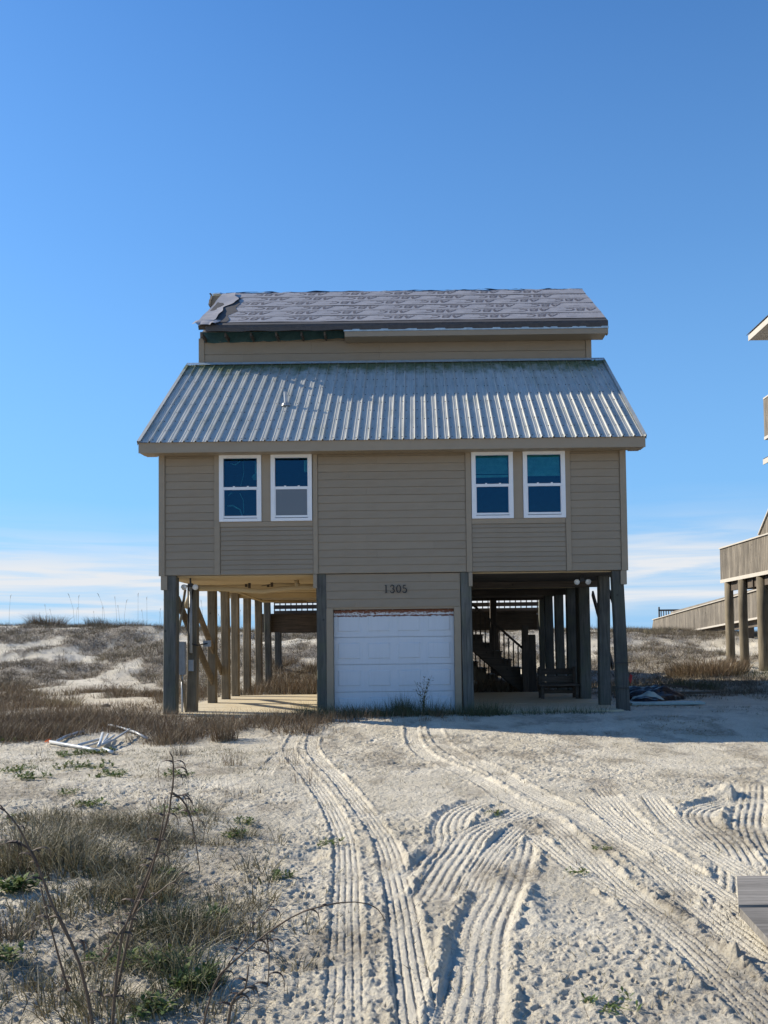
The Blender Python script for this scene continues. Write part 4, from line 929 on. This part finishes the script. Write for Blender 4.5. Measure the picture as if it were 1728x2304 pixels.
# boarded walkway running to the beach
wk = empty('beach_walkway', (0, 0, 0), 'long grey boarded walkway descending toward the dunes behind the neighbouring posts', 'walkway')
n0 = Vector((at(1728, 1325, 35.0).x, 35.0, 0)); n1 = Vector((at(1470, 1400, 56.0).x, 56.0, 0))
zt0, zt1 = at(1728, 1322, 35.0).z, at(1470, 1395, 56.0).z; H_ = 1.12
dw = (n1-n0); nb_ = 150
for i in range(nb_):
    t0_, t1_ = i/nb_, (i+.92)/nb_; p0 = n0+dw*t0_; p1 = n0+dw*t1_; za, zb_ = zt0+(zt1-zt0)*t0_, zt0+(zt1-zt0)*t1_
    sd = Vector((dw.y, -dw.x, 0)).normalized()*.022; h_ = H_ if t0_ < .6 else H_+1.6*(t0_-.6)
    MB().add([p0+Vector((0, 0, za-h_)), p1+Vector((0, 0, zb_-h_)), p1+Vector((0, 0, zb_)), p0+Vector((0, 0, za)), p0+sd+Vector((0, 0, za-h_)), p1+sd+Vector((0, 0, zb_-h_)), p1+sd+Vector((0, 0, zb_)), p0+sd+Vector((0, 0, za))],
      [(0, 1, 2, 3), (4, 7, 6, 5), (0, 4, 5, 1), (1, 5, 6, 2), (2, 6, 7, 3), (3, 7, 4, 0)]).build('side_board', M['deck_board'], wk)
up_ = Vector((0, 0, 1))
MB().beam(n0+up_*(zt0+.02), n1+up_*(zt1+.02), .16, .04).build('top_rail', M['cream'], wk)
MB().beam(n0+up_*(zt0-H_+.02)+Vector((-.02, 0, 0)), n0+dw*.62+up_*(zt0+(zt1-zt0)*.62-H_+.02)+Vector((-.02, 0, 0)), .03, .08).build('bottom_rail', M['cream'], wk)
MB().beam(n0+Vector((.3, 0, zt0-H_-.13)), n0+dw*.6+Vector((.3, 0, zt0+(zt1-zt0)*.6-H_-.10)), .1, .30).build('joist', M['dark_wood'], wk)
for q in (.02, .18, .34): p_ = n0+dw*q; MB().box(p_.x+.35, p_.x+.6, p_.y-.12, p_.y+.12, 0, zt0+(zt1-zt0)*q-H_-.02).build('post', M['dark_wood_z'], wk)
MB().beam(n0+Vector((1.6, .1, zt0)), n1+Vector((1.2, .3, zt1)), .05, 1.0).build('far_side', M['deck_board'], wk)
MB().add([n1+up_*(zt1-1.6), n1+up_*zt1, n1+Vector((-.15, .5, zt1-1.6)), n1+Vector((.02, .04, zt1-1.6)), n1+Vector((.02, .04, zt1))], [(0, 2, 1), (3, 4, 2), (0, 1, 4, 3)]).build('end_board', M['deck_board'], wk)
rl = empty('far_railing', (0, 0, 0), 'dark open railing showing above the low end of the boarded walkway', 'railing')
ra, rb = at(1482, 1374, 60), at(1530, 1375, 60)
MB().box(ra.x, rb.x, 60, 60.1, ra.z-.03, ra.z+.08).build('top_rail', M['dark_wood'], rl)
MB().box(ra.x, ra.x+.08, 60, 60.1, ra.z-1.3, ra.z+.25).build('end_post', M['dark_wood_z'], rl)
for i in range(8): x = ra.x+.15+i*.165; MB().box(x, x+.05, 60.02, 60.08, ra.z-1.2, ra.z-.03).build('baluster', M['dark_wood_z'], rl)

# ---------------------------------------------------------------- plants
def blades(P, h, wd_, az, lean, curl, segs, droop=0.0):
    """tapered curved strips; returns V, F(tris)"""
    n_ = len(P); T = np.linspace(0, 1, segs+1); dirx, diry = np.cos(az), np.sin(az)
    fa = RNG.uniform(0, 2*np.pi, n_); wx, wy = np.cos(fa), np.sin(fa); V = []
    for k, t_ in enumerate(T):
        off = h*(lean*t_+curl*t_*t_); zc = h*(t_-droop*t_**3); w2 = wd_*(1-t_*.85)/2
        c = np.stack([P[:, 0]+dirx*off, P[:, 1]+diry*off, P[:, 2]+zc], 1)
        if k < segs:
            V.append(c+np.stack([wx*w2, wy*w2, 0*w2], 1)); V.append(c-np.stack([wx*w2, wy*w2, 0*w2], 1))
        else: V.append(c)
    per = 2*segs+1; V = np.stack(V, 1).reshape(-1, 3); b0 = np.arange(n_)*per; F_ = []
    for k in range(segs-1):
        a = b0+2*k; F_ += [np.stack([a, a+1, a+3], 1), np.stack([a, a+3, a+2], 1)]
    a = b0+2*(segs-1); F_.append(np.stack([a, a+1, a+2], 1))
    return V, np.concatenate(F_)
def clumps(cx, cy, n_per, rad, hmin, hmax, wid, segs=1, lean=.5, curl=.4, droop=0.0, zoff=-.01):
    nC = len(cx); idx = np.repeat(np.arange(nC), n_per); N_ = len(idx)
    r = np.sqrt(RNG.uniform(0, 1, N_))*rad; a = RNG.uniform(0, 2*np.pi, N_)
    x = cx[idx]+r*np.cos(a); y = cy[idx]+r*np.sin(a); z = base_h(x, y)+zoff
    sc_ = RNG.uniform(.65, 1.25, nC)[idx]; h = RNG.uniform(hmin, hmax, N_)*sc_
    az = a+RNG.normal(0, .7, N_)
    return blades(np.stack([x, y, z], 1), h, wid*RNG.uniform(.6, 1.4, N_), az, np.abs(RNG.normal(0, lean, N_))*.7, RNG.uniform(-.2, 1, N_)*curl, segs, droop)
def stuff(name, VF, mat, label):
    o = npmesh(name, VF[0], VF[1], M[mat]); tag(o, label, kind='stuff'); return o
def join(parts):
    V = []; F_ = []; b = 0
    for v_, f_ in parts: V.append(v_); F_.append(f_+b); b += len(v_)
    return np.concatenate(V), np.concatenate(F_)
def sample(n_, x0, x1, y0, y1, dens):
    x = RNG.uniform(x0, x1, n_); y = RNG.uniform(y0, y1, n_); k = RNG.uniform(0, 1, n_) < dens(x, y); return x[k], y[k]
# dunes behind
x, y = sample(26000, -26, 26, 21.5, 54, lambda x, y: weed_density(x, y)*((np.abs(x+.5) > 5.0) | (y > 25))*(np.abs(x/np.maximum(y, 1)+.04) < .56))
stuff('dune_scrub', clumps(x, y, 15, .20, .07, .26, .013, 1, 1.1, .5), 'duneweed', 'low grey-brown scrub covering parts of the dunes')
x, y = sample(9000, -22, 20, 24, 50, lambda x, y: weed_density(x, y)*ss(.0, .3, fbm(x/2, y/2, 3, 501))*((np.abs(x+.5) > 5.0) | (y > 25)))
stuff('dune_grass', clumps(x, y, 9, .15, .14, .38, .010, 1, .6, .4), 'drygrass', 'tan grass tufts among the dune scrub')
x, y = sample(5000, -20, 4, 15, 28, lambda x, y: weed_density(x, y)*(x < -5.4))
p1_ = clumps(x, y, 20, .24, .08, .28, .010, 2, 1.0, .5)
x, y = sample(3400, -10, -1.4, 14.2, 18.0, lambda x, y: weed_density(x, y)); p2_ = clumps(x, y, 24, .20, .06, .27, .008, 2, .9, .5)
x, y = sample(900, -5.4, 3.5, 24.8, 33, lambda x, y: weed_density(x, y)); p3_ = clumps(x, y, 24, .2, .15, .45, .010, 2, .5, .3)
stuff('dead_weeds', join([p1_, p2_, p3_]), 'brownweed', 'band of red-brown dead weeds left of and behind the house')
x = RNG.uniform(-2.5, 1.7, 260); y = RNG.uniform(17.1, 17.95, 260); k = (y > 17.35+.25*fbm(x, y*0, 3, 7))
p1_ = clumps(x[k], y[k], 26, .13, .08, .30, .007, 2, .4, .4)
x = np.clip(RNG.normal(-.35, .25, 30), -1, .3); y = RNG.uniform(17.6, 17.95, 30); p2_ = clumps(x, y, 26, .10, .2, .48, .007, 2, .3, .4)
x = RNG.uniform(1.2, 3.6, 60); y = RNG.uniform(17.4, 18.0, 60); p3_ = clumps(x, y, 16, .15, .06, .22, .007, 2, .5, .4)
stuff('shaded_grass', join([p1_, p2_, p3_]), 'greengrass', 'dark grass growing along the foot of the garage door')
x, y = sample(200, -2.8, 1.7, 16.6, 17.6, lambda x, y: .8*ss(1.5, -2.5, x)); p1_ = clumps(x, y, 20, .14, .06, .26, .007, 2, .5, .4)
x, y = sample(80, -3.4, -1.4, 8.5, 16, lambda x, y: ss(.0, .4, fbm(x/1.1, y/1.1, 3, 533))); p2_ = clumps(x, y, 16, .12, .05, .24, .005, 2, .4, .4)
stuff('sparse_twigs', join([p1_, p2_]), 'brownweed', 'sparse brown twigs on the sand before the house')
# small scattered debris and sprouts over the sand
x, y = sample(15000, -6, 5.5, 3.4, 15.5, lambda x, y: .25+.75*ss(.0, .4, fbm(x/.8, y/1.1, 4, 541))*ss(.9, -1.4, x)); 
p1_ = clumps(x, y, 4, .06, .012, .055, .005, 1, 1.5, .6, zoff=.006)
x, y = sample(900, -3.2, 3.8, 3.3, 9, lambda x, y: 1+0*x); p2_ = clumps(x, y, 3, .04, .008, .035, .003, 1, 1.8, .6, zoff=.003)
x, y = sample(2600, 1.5, 10, 14, 22, lambda x, y: ss(-.1, .4, fbm(x/1.2, y/2, 4, 561))); p3_ = clumps(x, y, 5, .10, .01, .05, .012, 1, 2.2, .6, zoff=.004)
stuff('sand_debris', join([p1_, p2_, p3_]), 'drygrass', 'bits of dry grass and twigs scattered over the sand')
# near grass on the left: separate arching tufts first, the rest as one mass
def tuft(px, py, n_, rad, h0, h1, mat, label, name='grass_tuft', wid=.006, segs=6, lean=.35, curl=.9, cat='grass tuft', group='arching grass tufts in the left foreground', droop=.35):
    g_ = gr(px, py); V, F_ = clumps(np.array([g_.x]), np.array([g_.y]), n_, rad, h0, h1, wid, segs, lean, curl, droop)
    z = float(base_h(g_.x, g_.y)); V = V-np.array([g_.x, g_.y, z])
    o = npmesh(name, V, F_, M[mat]); o.location = (g_.x, g_.y, z); tag(o, label, cat, group); return o
for a in [(60, 1960, 380, .22, .18, .42, 'foregrass', 'tall tan arching grass tuft at the left edge above the sandy hollow'),
          (165, 1965, 420, .24, .18, .42, 'foregrass', 'dense tan grass tuft above the left end of the sandy hollow'),
          (285, 1975, 400, .22, .14, .36, 'foregrass', 'broad tan grass tuft right of the dense one, beside the tall stalk'),
          (390, 2100, 380, .20, .12, .32, 'greengrass', 'greenish grass tuft at the right end of the clump, beside bare sand'),
          (470, 2120, 260, .16, .10, .26, 'foregrass', 'small tan tuft at the far right of the foreground grass'),
          (330, 2030, 300, .18, .12, .32, 'foregrass', 'tan tuft directly behind the tall stalk in the left foreground'),
          (230, 2290, 200, .16, .10, .24, 'foregrass', 'low tan tuft at the bottom edge near the leaning stalks'),
          (20, 2120, 160, .15, .06, .18, 'duneweed', 'low dark tuft at the left edge beside the hollow'),
          (425, 2230, 260, .16, .08, .24, 'greengrass', 'greenish tuft at the bottom between the two leaning stalks'),
          (95, 1850, 240, .22, .10, .28, 'foregrass', 'thin tan tuft on the bare sand upper left of the clump')]: tuft(*a)
def inblob(x, y):
    q = np.zeros_like(x)
    for px, py, rx, ry in ((130, 1905, 1.0, .95), (280, 1990, .65, .6), (400, 2110, .45, .55), (330, 2200, .55, .45), (60, 2290, .5, .25), (400, 2280, .35, .25), (20, 1800, .6, .7)):
        c_ = gr(px, py); q = np.maximum(q, np.exp(-((x-c_.x)/rx)**2-((y-c_.y)/ry)**2))
    return q*ss(-.25, .15, fbm(x/.35, y/.35, 3, 611))
x, y = sample(1500, -4, -.5, 3.3, 8.5, inblob)
pg = clumps(x, y, 38, .10, .06, .28, .0055, 4, .8, 1.0, .5); stuff('arching_grass', pg, 'foregrass', 'mass of dead arching grass in the left foreground')
x, y = sample(2600, -7, -.6, 4.2, 14, lambda x, y: (.12+.88*ss(.0, .35, fbm(x/.9, y/1.2, 4, 631)))*ss(-.5, -2.0, x)); pg = clumps(x, y, 7, .06, .015, .07, .007, 2, 1.3, .6)
stuff('small_sprouts', pg, 'greengrass', 'small green and brown sprouts scattered on the left-hand sand')
x, y = sample(260, -3, -.7, 3.3, 7, inblob); pg = clumps(x, y, 22, .07, .05, .20, .006, 3, .6, .8, .3); stuff('green_blades', pg, 'greengrass', 'greener blades mixed into the foreground grass')
tuft(505, 1668, 420, .22, .25, .62, 'brownweed', 'bushy red-brown dead shrub in front of the slab, standing clear of the weed band', 'dry_shrub', .006, 4, .35, .3, 'shrub', None, .0)
tuft(405, 1700, 90, .12, .15, .35, 'duneweed', 'small grey twiggy shrub left of the bushy brown one', 'dry_shrub', .005, 3, .3, .3, 'shrub', None, .0)
tuft(525, 1725, 60, .12, .10, .30, 'brownweed', 'sparse leaning brown shrub just below the bushy one', 'dry_shrub', .005, 3, .4, .3, 'shrub', None, .0)
tuft(690, 1765, 60, .22, .15, .38, 'brownweed', 'bare twiggy shrub between the two left tyre tracks', 'dry_shrub', .004, 3, .35, .3, 'shrub', None, .0)
tuft(655, 1720, 50, .18, .15, .42, 'brownweed', 'bare twiggy shrub on the far left tyre track', 'dry_shrub', .004, 3, .35, .3, 'shrub', None, .0)
def tuft_at(X_, Y_, n_, rad, h0, h1, mat, label, name, wid, cat, group=None):
    V, F_ = clumps(np.array([X_]), np.array([Y_]), n_, rad, h0, h1, wid, 3, .75, .35, .1); z = float(base_h(X_, Y_))
    o = npmesh(name, V-np.array([X_, Y_, z]), F_, M[mat]); o.location = (X_, Y_, z); tag(o, label, cat, group); return o
c_ = at(1590, 1500, 29.0); tuft_at(c_.x, 29.0, 2600, 1.25, .25, .75, 'brownweed', 'large rounded red-brown bush in front of the neighbouring posts', 'brown_bush', .014, 'bush')
c_ = at(1565, 1545, 25.5); tuft_at(c_.x, 25.5, 700, .75, .10, .30, 'greengrass', 'low dark green bush at the edge of the house shadow', 'green_bush', .014, 'bush')
c_ = at(1705, 1520, 28.0); tuft_at(c_.x, 28.0, 500, .8, .10, .35, 'greengrass', 'yellow-green low bush at the foot of the rightmost post', 'green_bush', .012, 'bush')
c_ = at(125, 1415, 45.0); tuft_at(c_.x, 44.0, 700, .85, .3, .75, 'brownweed', 'dark brown grass hummock on the dune crest at left', 'dune_hummock', .018, 'grass tuft')
c_ = at(265, 1415, 44.0); tuft_at(c_.x, 43.5, 900, 1.3, .2, .55, 'duneweed', 'wide brown hummock on the dune crest just left of the house', 'dune_hummock', .018, 'grass tuft')
c_ = at(105, 1575, 20.5); tuft_at(c_.x, 21.5, 420, .40, .15, .38, 'drygrass', 'golden brown tuft on bare sand left of the house', 'grass_tuft', .01, 'grass tuft')
c_ = at(35, 1580, 20.5); tuft_at(c_.x, 21.2, 300, .35, .15, .35, 'brownweed', 'rust brown tuft on bare sand at the far left edge', 'grass_tuft', .01, 'grass tuft')
x, y = sample(30000, -24, 26, 20, 48, lambda x, y: (.07+.5*ss(.08, .35, fbm(x/1.1, y/1.8, 4, 551)))*((np.abs(x+.5) > 5.4) | (y > 25))*(np.abs(x/np.maximum(y, 1)+.04) < .56)*(1-.85*ss(4.5, 5, x)*(1-ss(24.5, 26, y))))
stuff('low_scrub', clumps(x, y, 9, .16, .04, .14, .014, 1, 1.6, .6), 'duneweed', 'scattered low scrub and dead stems on the open dune sand')
# sea oats against the sky
mb = MB(); oat = MB()
for i in range(34):
    X_ = random.uniform(-19, -8) if i < 30 else random.uniform(8, 14.5); Y_ = random.uniform(41, 46); z = float(base_h(X_, Y_)); h = random.uniform(.7, 1.0) if random.random() < .7 else random.uniform(1.1, 1.6); dx = random.uniform(-.2, .1)*h
    mb.tube([(X_, Y_, z), (X_+dx*.3, Y_, z+h*.6), (X_+dx, Y_, z+h)], [.007, .005, .004], 3)
    mb.tube([(X_+dx, Y_, z+h*.98), (X_+dx*1.2, Y_, z+h*1.08), (X_+dx*1.5+.03, Y_, z+h*1.12)], [.005, .013, .004], 4)
mb.build('sea_oats', M['oat'], kind='stuff', label='thin seed stalks standing on the dune crest against the sky')
# tall dead stalks in the foreground
def stalkplant(name, stems, label, leaves=10, thick=1.0):
    """stems: list of [(px,py,Y)...]; first point stands in the sand"""
    base = at(*stems[0][0]); z = float(base_h(base.x, base.y)); root = Vector((base.x, base.y, z))
    mb = MB(); lf = MB()
    for si, st_ in enumerate(stems):
        pts = [at(*q)-root for q in st_]
        if si == 0: pts = [Vector((pts[0].x, pts[0].y, -.03))]+pts[1:]
        P = smooth_line([tuple(q) for q in pts], .03); n_ = len(P)
        mb.tube([Vector(q)+Vector((random.uniform(-1, 1), 0, random.uniform(-1, 1)))*.0012 for q in P], [thick*(.0072-.0050*i/n_)*(1.0 if si == 0 else .75)*(1+.35*(i % 5 == 0)) for i in range(n_)], 6)
        for k in range(leaves):
            i = random.randrange(int(n_*.1), n_-1); p = Vector(P[i]); L_ = random.uniform(.07, .19); s_ = random.choice((-1, 1)); dy = random.uniform(-.4, .4)
            ku = random.uniform(.9, 1.5); q = [p+Vector((s_*L_*.42*math.sin(u*2.2), dy*L_*u*.7, L_*(.55*u-ku*u*u))) for u in [w_/8 for w_ in range(9)]]
            b0_ = len(lf.v); wv = Vector((.002, .0065, .003))
            for j, qq in enumerate(q): ww = wv*(.9-j/9.5); lf.v += [tuple(qq+ww), tuple(qq-ww)]
            for j in range(8): lf.f.append((b0_+2*j, b0_+2*j+1, b0_+2*j+3, b0_+2*j+2))
    o = mb.build(name, M['stalk'], smooth=True, loc=root); tag(o, label, 'dead stalk')
    if lf.v: lf.build('dry_leaf_blades', M['stalk'], o, kind='stuff')
    return o
stalkplant('dead_stalk', [[(255, 2235, 4.1), (300, 2060, 4.1), (345, 1940, 4.1), (375, 1850, 4.1), (388, 1770, 4.1), (390, 1715, 4.1), (381, 1690, 4.1)],
    [(300, 2060, 4.1), (340, 1960, 4.05), (365, 1860, 4.0), (372, 1800, 4.0)], [(388, 1785, 4.1), (410, 1800, 4.1), (432, 1850, 4.1), (450, 1960, 4.1)]], 'tall dead stalk leaning right, reaching highest over the bare sand', 9)
stalkplant('dead_stalk', [[(218, 2300, 3.75), (180, 2170, 3.75), (120, 2040, 3.75), (85, 1950, 3.75), (40, 1860, 3.75), (0, 1812, 3.75)],
    [(155, 2230, 3.75), (120, 2110, 3.75), (90, 1990, 3.75)], [(85, 1950, 3.75), (70, 1915, 3.75), (35, 1895, 3.75), (0, 1900, 3.75)]], 'long dead stalk leaning left to the left edge', 10)
stalkplant('dead_stalk', [[(250, 2240, 3.8), (270, 2130, 3.8), (292, 2060, 3.8), (330, 1970, 3.8), (348, 1925, 3.8)], [(235, 2160, 3.8), (290, 2070, 3.8), (380, 1990, 3.8), (440, 1960, 3.8)]], 'shorter dead stalk crossing in front of the tall right-leaning one', 8)
stalkplant('dead_stalk', [[(440, 2303, 3.6), (480, 2220, 3.6), (530, 2160, 3.6), (600, 2100, 3.6), (680, 2052, 3.6), (760, 2032, 3.6), (815, 2031, 3.6), (850, 2046, 3.6), (868, 2075, 3.6)],
    [(470, 2240, 3.6), (520, 2160, 3.6), (560, 2095, 3.6), (600, 2050, 3.6), (622, 2018, 3.6)], [(600, 2100, 3.6), (606, 2170, 3.6), (600, 2230, 3.6)]], 'dead stalk arching far right over the left tyre tracks', 5, .62)
stalkplant('dead_stalk', [[(505, 2300, 3.6), (520, 2260, 3.6), (550, 2225, 3.6), (560, 2170, 3.6)], [(520, 2260, 3.6), (560, 2230, 3.6)]], 'short dead stalk at the bottom edge under the arching one', 5)
# leafy green plants lying on the sand
def rosette(px, py, n_, rad, L_, label, name='green_plant', X_=None, upright=.35, nst=14):
    g_ = gr(px, py); z = float(base_h(g_.x, g_.y)); V = []; F_ = []
    if rad > .15: nst = 24; n_ = int(n_*1.5)
    for s_ in range(nst):
        r = rad*math.sqrt(random.random()); a = random.uniform(0, 6.28); cx, cy = r*math.cos(a), r*math.sin(a)
        b = len(V); V += [Vector((0, 0, 0)), Vector((0, .006, .006)), Vector((cx, cy, .004))]; F_ += [(b, b+1, b+2)]
        for k in range(max(6, int(n_*1.7)//nst)):
            aa = random.uniform(0, 6.28); el = random.uniform(.1, 1.3)*upright*2; l_ = L_*random.uniform(.45, .95); w_ = l_*.17; hz = random.uniform(0, L_*.5)
            d = Vector((math.cos(aa)*math.cos(el), math.sin(aa)*math.cos(el), math.sin(el))); sd = Vector((-math.sin(aa), math.cos(aa), 0)); o = Vector((cx, cy, hz))
            b = len(V); V += [o, o+d*l_*.55+sd*w_, o+d*l_*.55-sd*w_, o+d*l_+Vector((0, 0, -l_*.12))]; F_ += [(b, b+1, b+2), (b+1, b+3, b+2)]
    o = npmesh(name, np.array([tuple(v) for v in V]), np.array(F_), M['leaf']); o.location = (g_.x, g_.y, z+.005); tag(o, label, 'plant'); return o
for a in [(35, 2010, 130, .13, .11, 'bright green leafy plant at the left edge under the tan tufts'),
          (15, 2175, 70, .09, .08, 'green leafy plant at the left edge below the sandy hollow'),
          (165, 1700, 190, .33, .07, 'spreading green mat in front of the thick white pipe'),
          (190, 1728, 220, .40, .07, 'widest green mat below the pipe heap'),
          (245, 1750, 150, .28, .07, 'green mat at the right end of the widest mat'),
          (225, 1696, 100, .22, .08, 'green clump at the foot of the pipe fan'),
          (75, 1760, 110, .22, .08, 'green plant by the sand bank left of the mats'),
          (30, 1735, 110, .28, .07, 'green mat at the left edge behind the bank'),
          (30, 1672, 90, .25, .07, 'green clump at the far left edge behind the pipes'),
          (120, 1655, 90, .25, .07, 'green clump at the front of the brown weeds left of the pipes'),
          (195, 1648, 60, .18, .07, 'small green clump at the weed edge behind the pipes'),
          (405, 1752, 100, .20, .07, 'green plant alone on bare sand above the tall stalk'),
          (380, 1842, 80, .14, .07, 'green plant just left of the upper part of the tall stalk'),
          (425, 1852, 60, .10, .06, 'small green plant right of the tall stalk'),
          (558, 1862, 60, .10, .07, 'green plant on the sand, upper of the pair right of the stalk'),
          (525, 1888, 70, .11, .07, 'green plant on the sand, lower of the pair right of the stalk'),
          (205, 1822, 70, .16, .08, 'green plant at the end of the sand bank above the tan tufts'),
          (150, 1795, 40, .12, .06, 'thin green plant half way along the sand bank'),
          (20, 1850, 40, .10, .06, 'small green plant at the left edge above the tan tufts'),
          (738, 1902, 70, .12, .05, 'low green plant in the far left tyre track'),
          (632, 1980, 60, .10, .06, 'low green plant beside the left tyre track'),
          (378, 1978, 70, .09, .09, 'upright green plant at the foot of the tall stalk'),
          (350, 2180, 140, .16, .08, 'green leafy plant in the middle of the foreground grass'),
          (440, 2230, 120, .12, .09, 'green leafy plant at the bottom beside the arching stalk'),
          (480, 2075, 80, .09, .08, 'green leafy plant at the right end of the foreground grass'),
          (250, 2170, 90, .12, .07, 'green leafy plant at the crossing of the stalks'),
          (350, 2290, 90, .10, .08, 'green leafy plant at the bottom edge'),
          (1300, 1965, 40, .09, .04, 'low green plant between the two right tyre tracks'),
          (1352, 1913, 40, .09, .04, 'tiny green plant on the far right tyre track'),
          (1375, 2270, 50, .12, .05, 'low green plant at the bottom between tracks'),
          (1112, 1838, 30, .08, .05, 'small grey-green plant at the bend of the swerving track')]: rosette(*a)
# sapling before the garage door
sg = at(953, 1610, 17.55); sp_ = MB(); lfv = []; lff = []
root = Vector((sg.x, 17.55, float(base_h(sg.x, 17.55))))
for s_ in range(7):
    a = random.uniform(0, 6.28); h = random.uniform(.5, .82); dx, dy = .16*math.cos(a), .08*math.sin(a)
    pts = [Vector((dx*u*u+.02*math.sin(u*5+s_), dy*u, h*u)) for u in (0, .25, .5, .75, 1)]; sp_.tube(pts, [.006, .005, .004, .003, .002], 5)
    for k in range(20):
        u = random.uniform(.3, 1.0); p = Vector((dx*u*u, dy*u, h*u)); aa = random.uniform(0, 6.28); d = Vector((math.cos(aa), math.sin(aa)*.7, random.uniform(-.2, .8))).normalized(); sd = d.cross(Vector((0, .3, 1))).normalized(); l_ = random.uniform(.035, .065)
        b = len(lfv); p = p+d*random.uniform(0, .04); lfv += [p, p+d*l_*.5+sd*l_*.25, p+d*l_*.5-sd*l_*.25, p+d*l_]; lff += [(b, b+1, b+2), (b+1, b+3, b+2)]
sap = sp_.build('sapling', M['greengrass'], loc=root); tag(sap, 'small leafy sapling growing in front of the garage door', 'sapling')
lo_ = npmesh('leaves', np.array([tuple(v) for v in lfv]), np.array(lff), M['greengrass'], sap); lo_['kind'] = 'stuff'
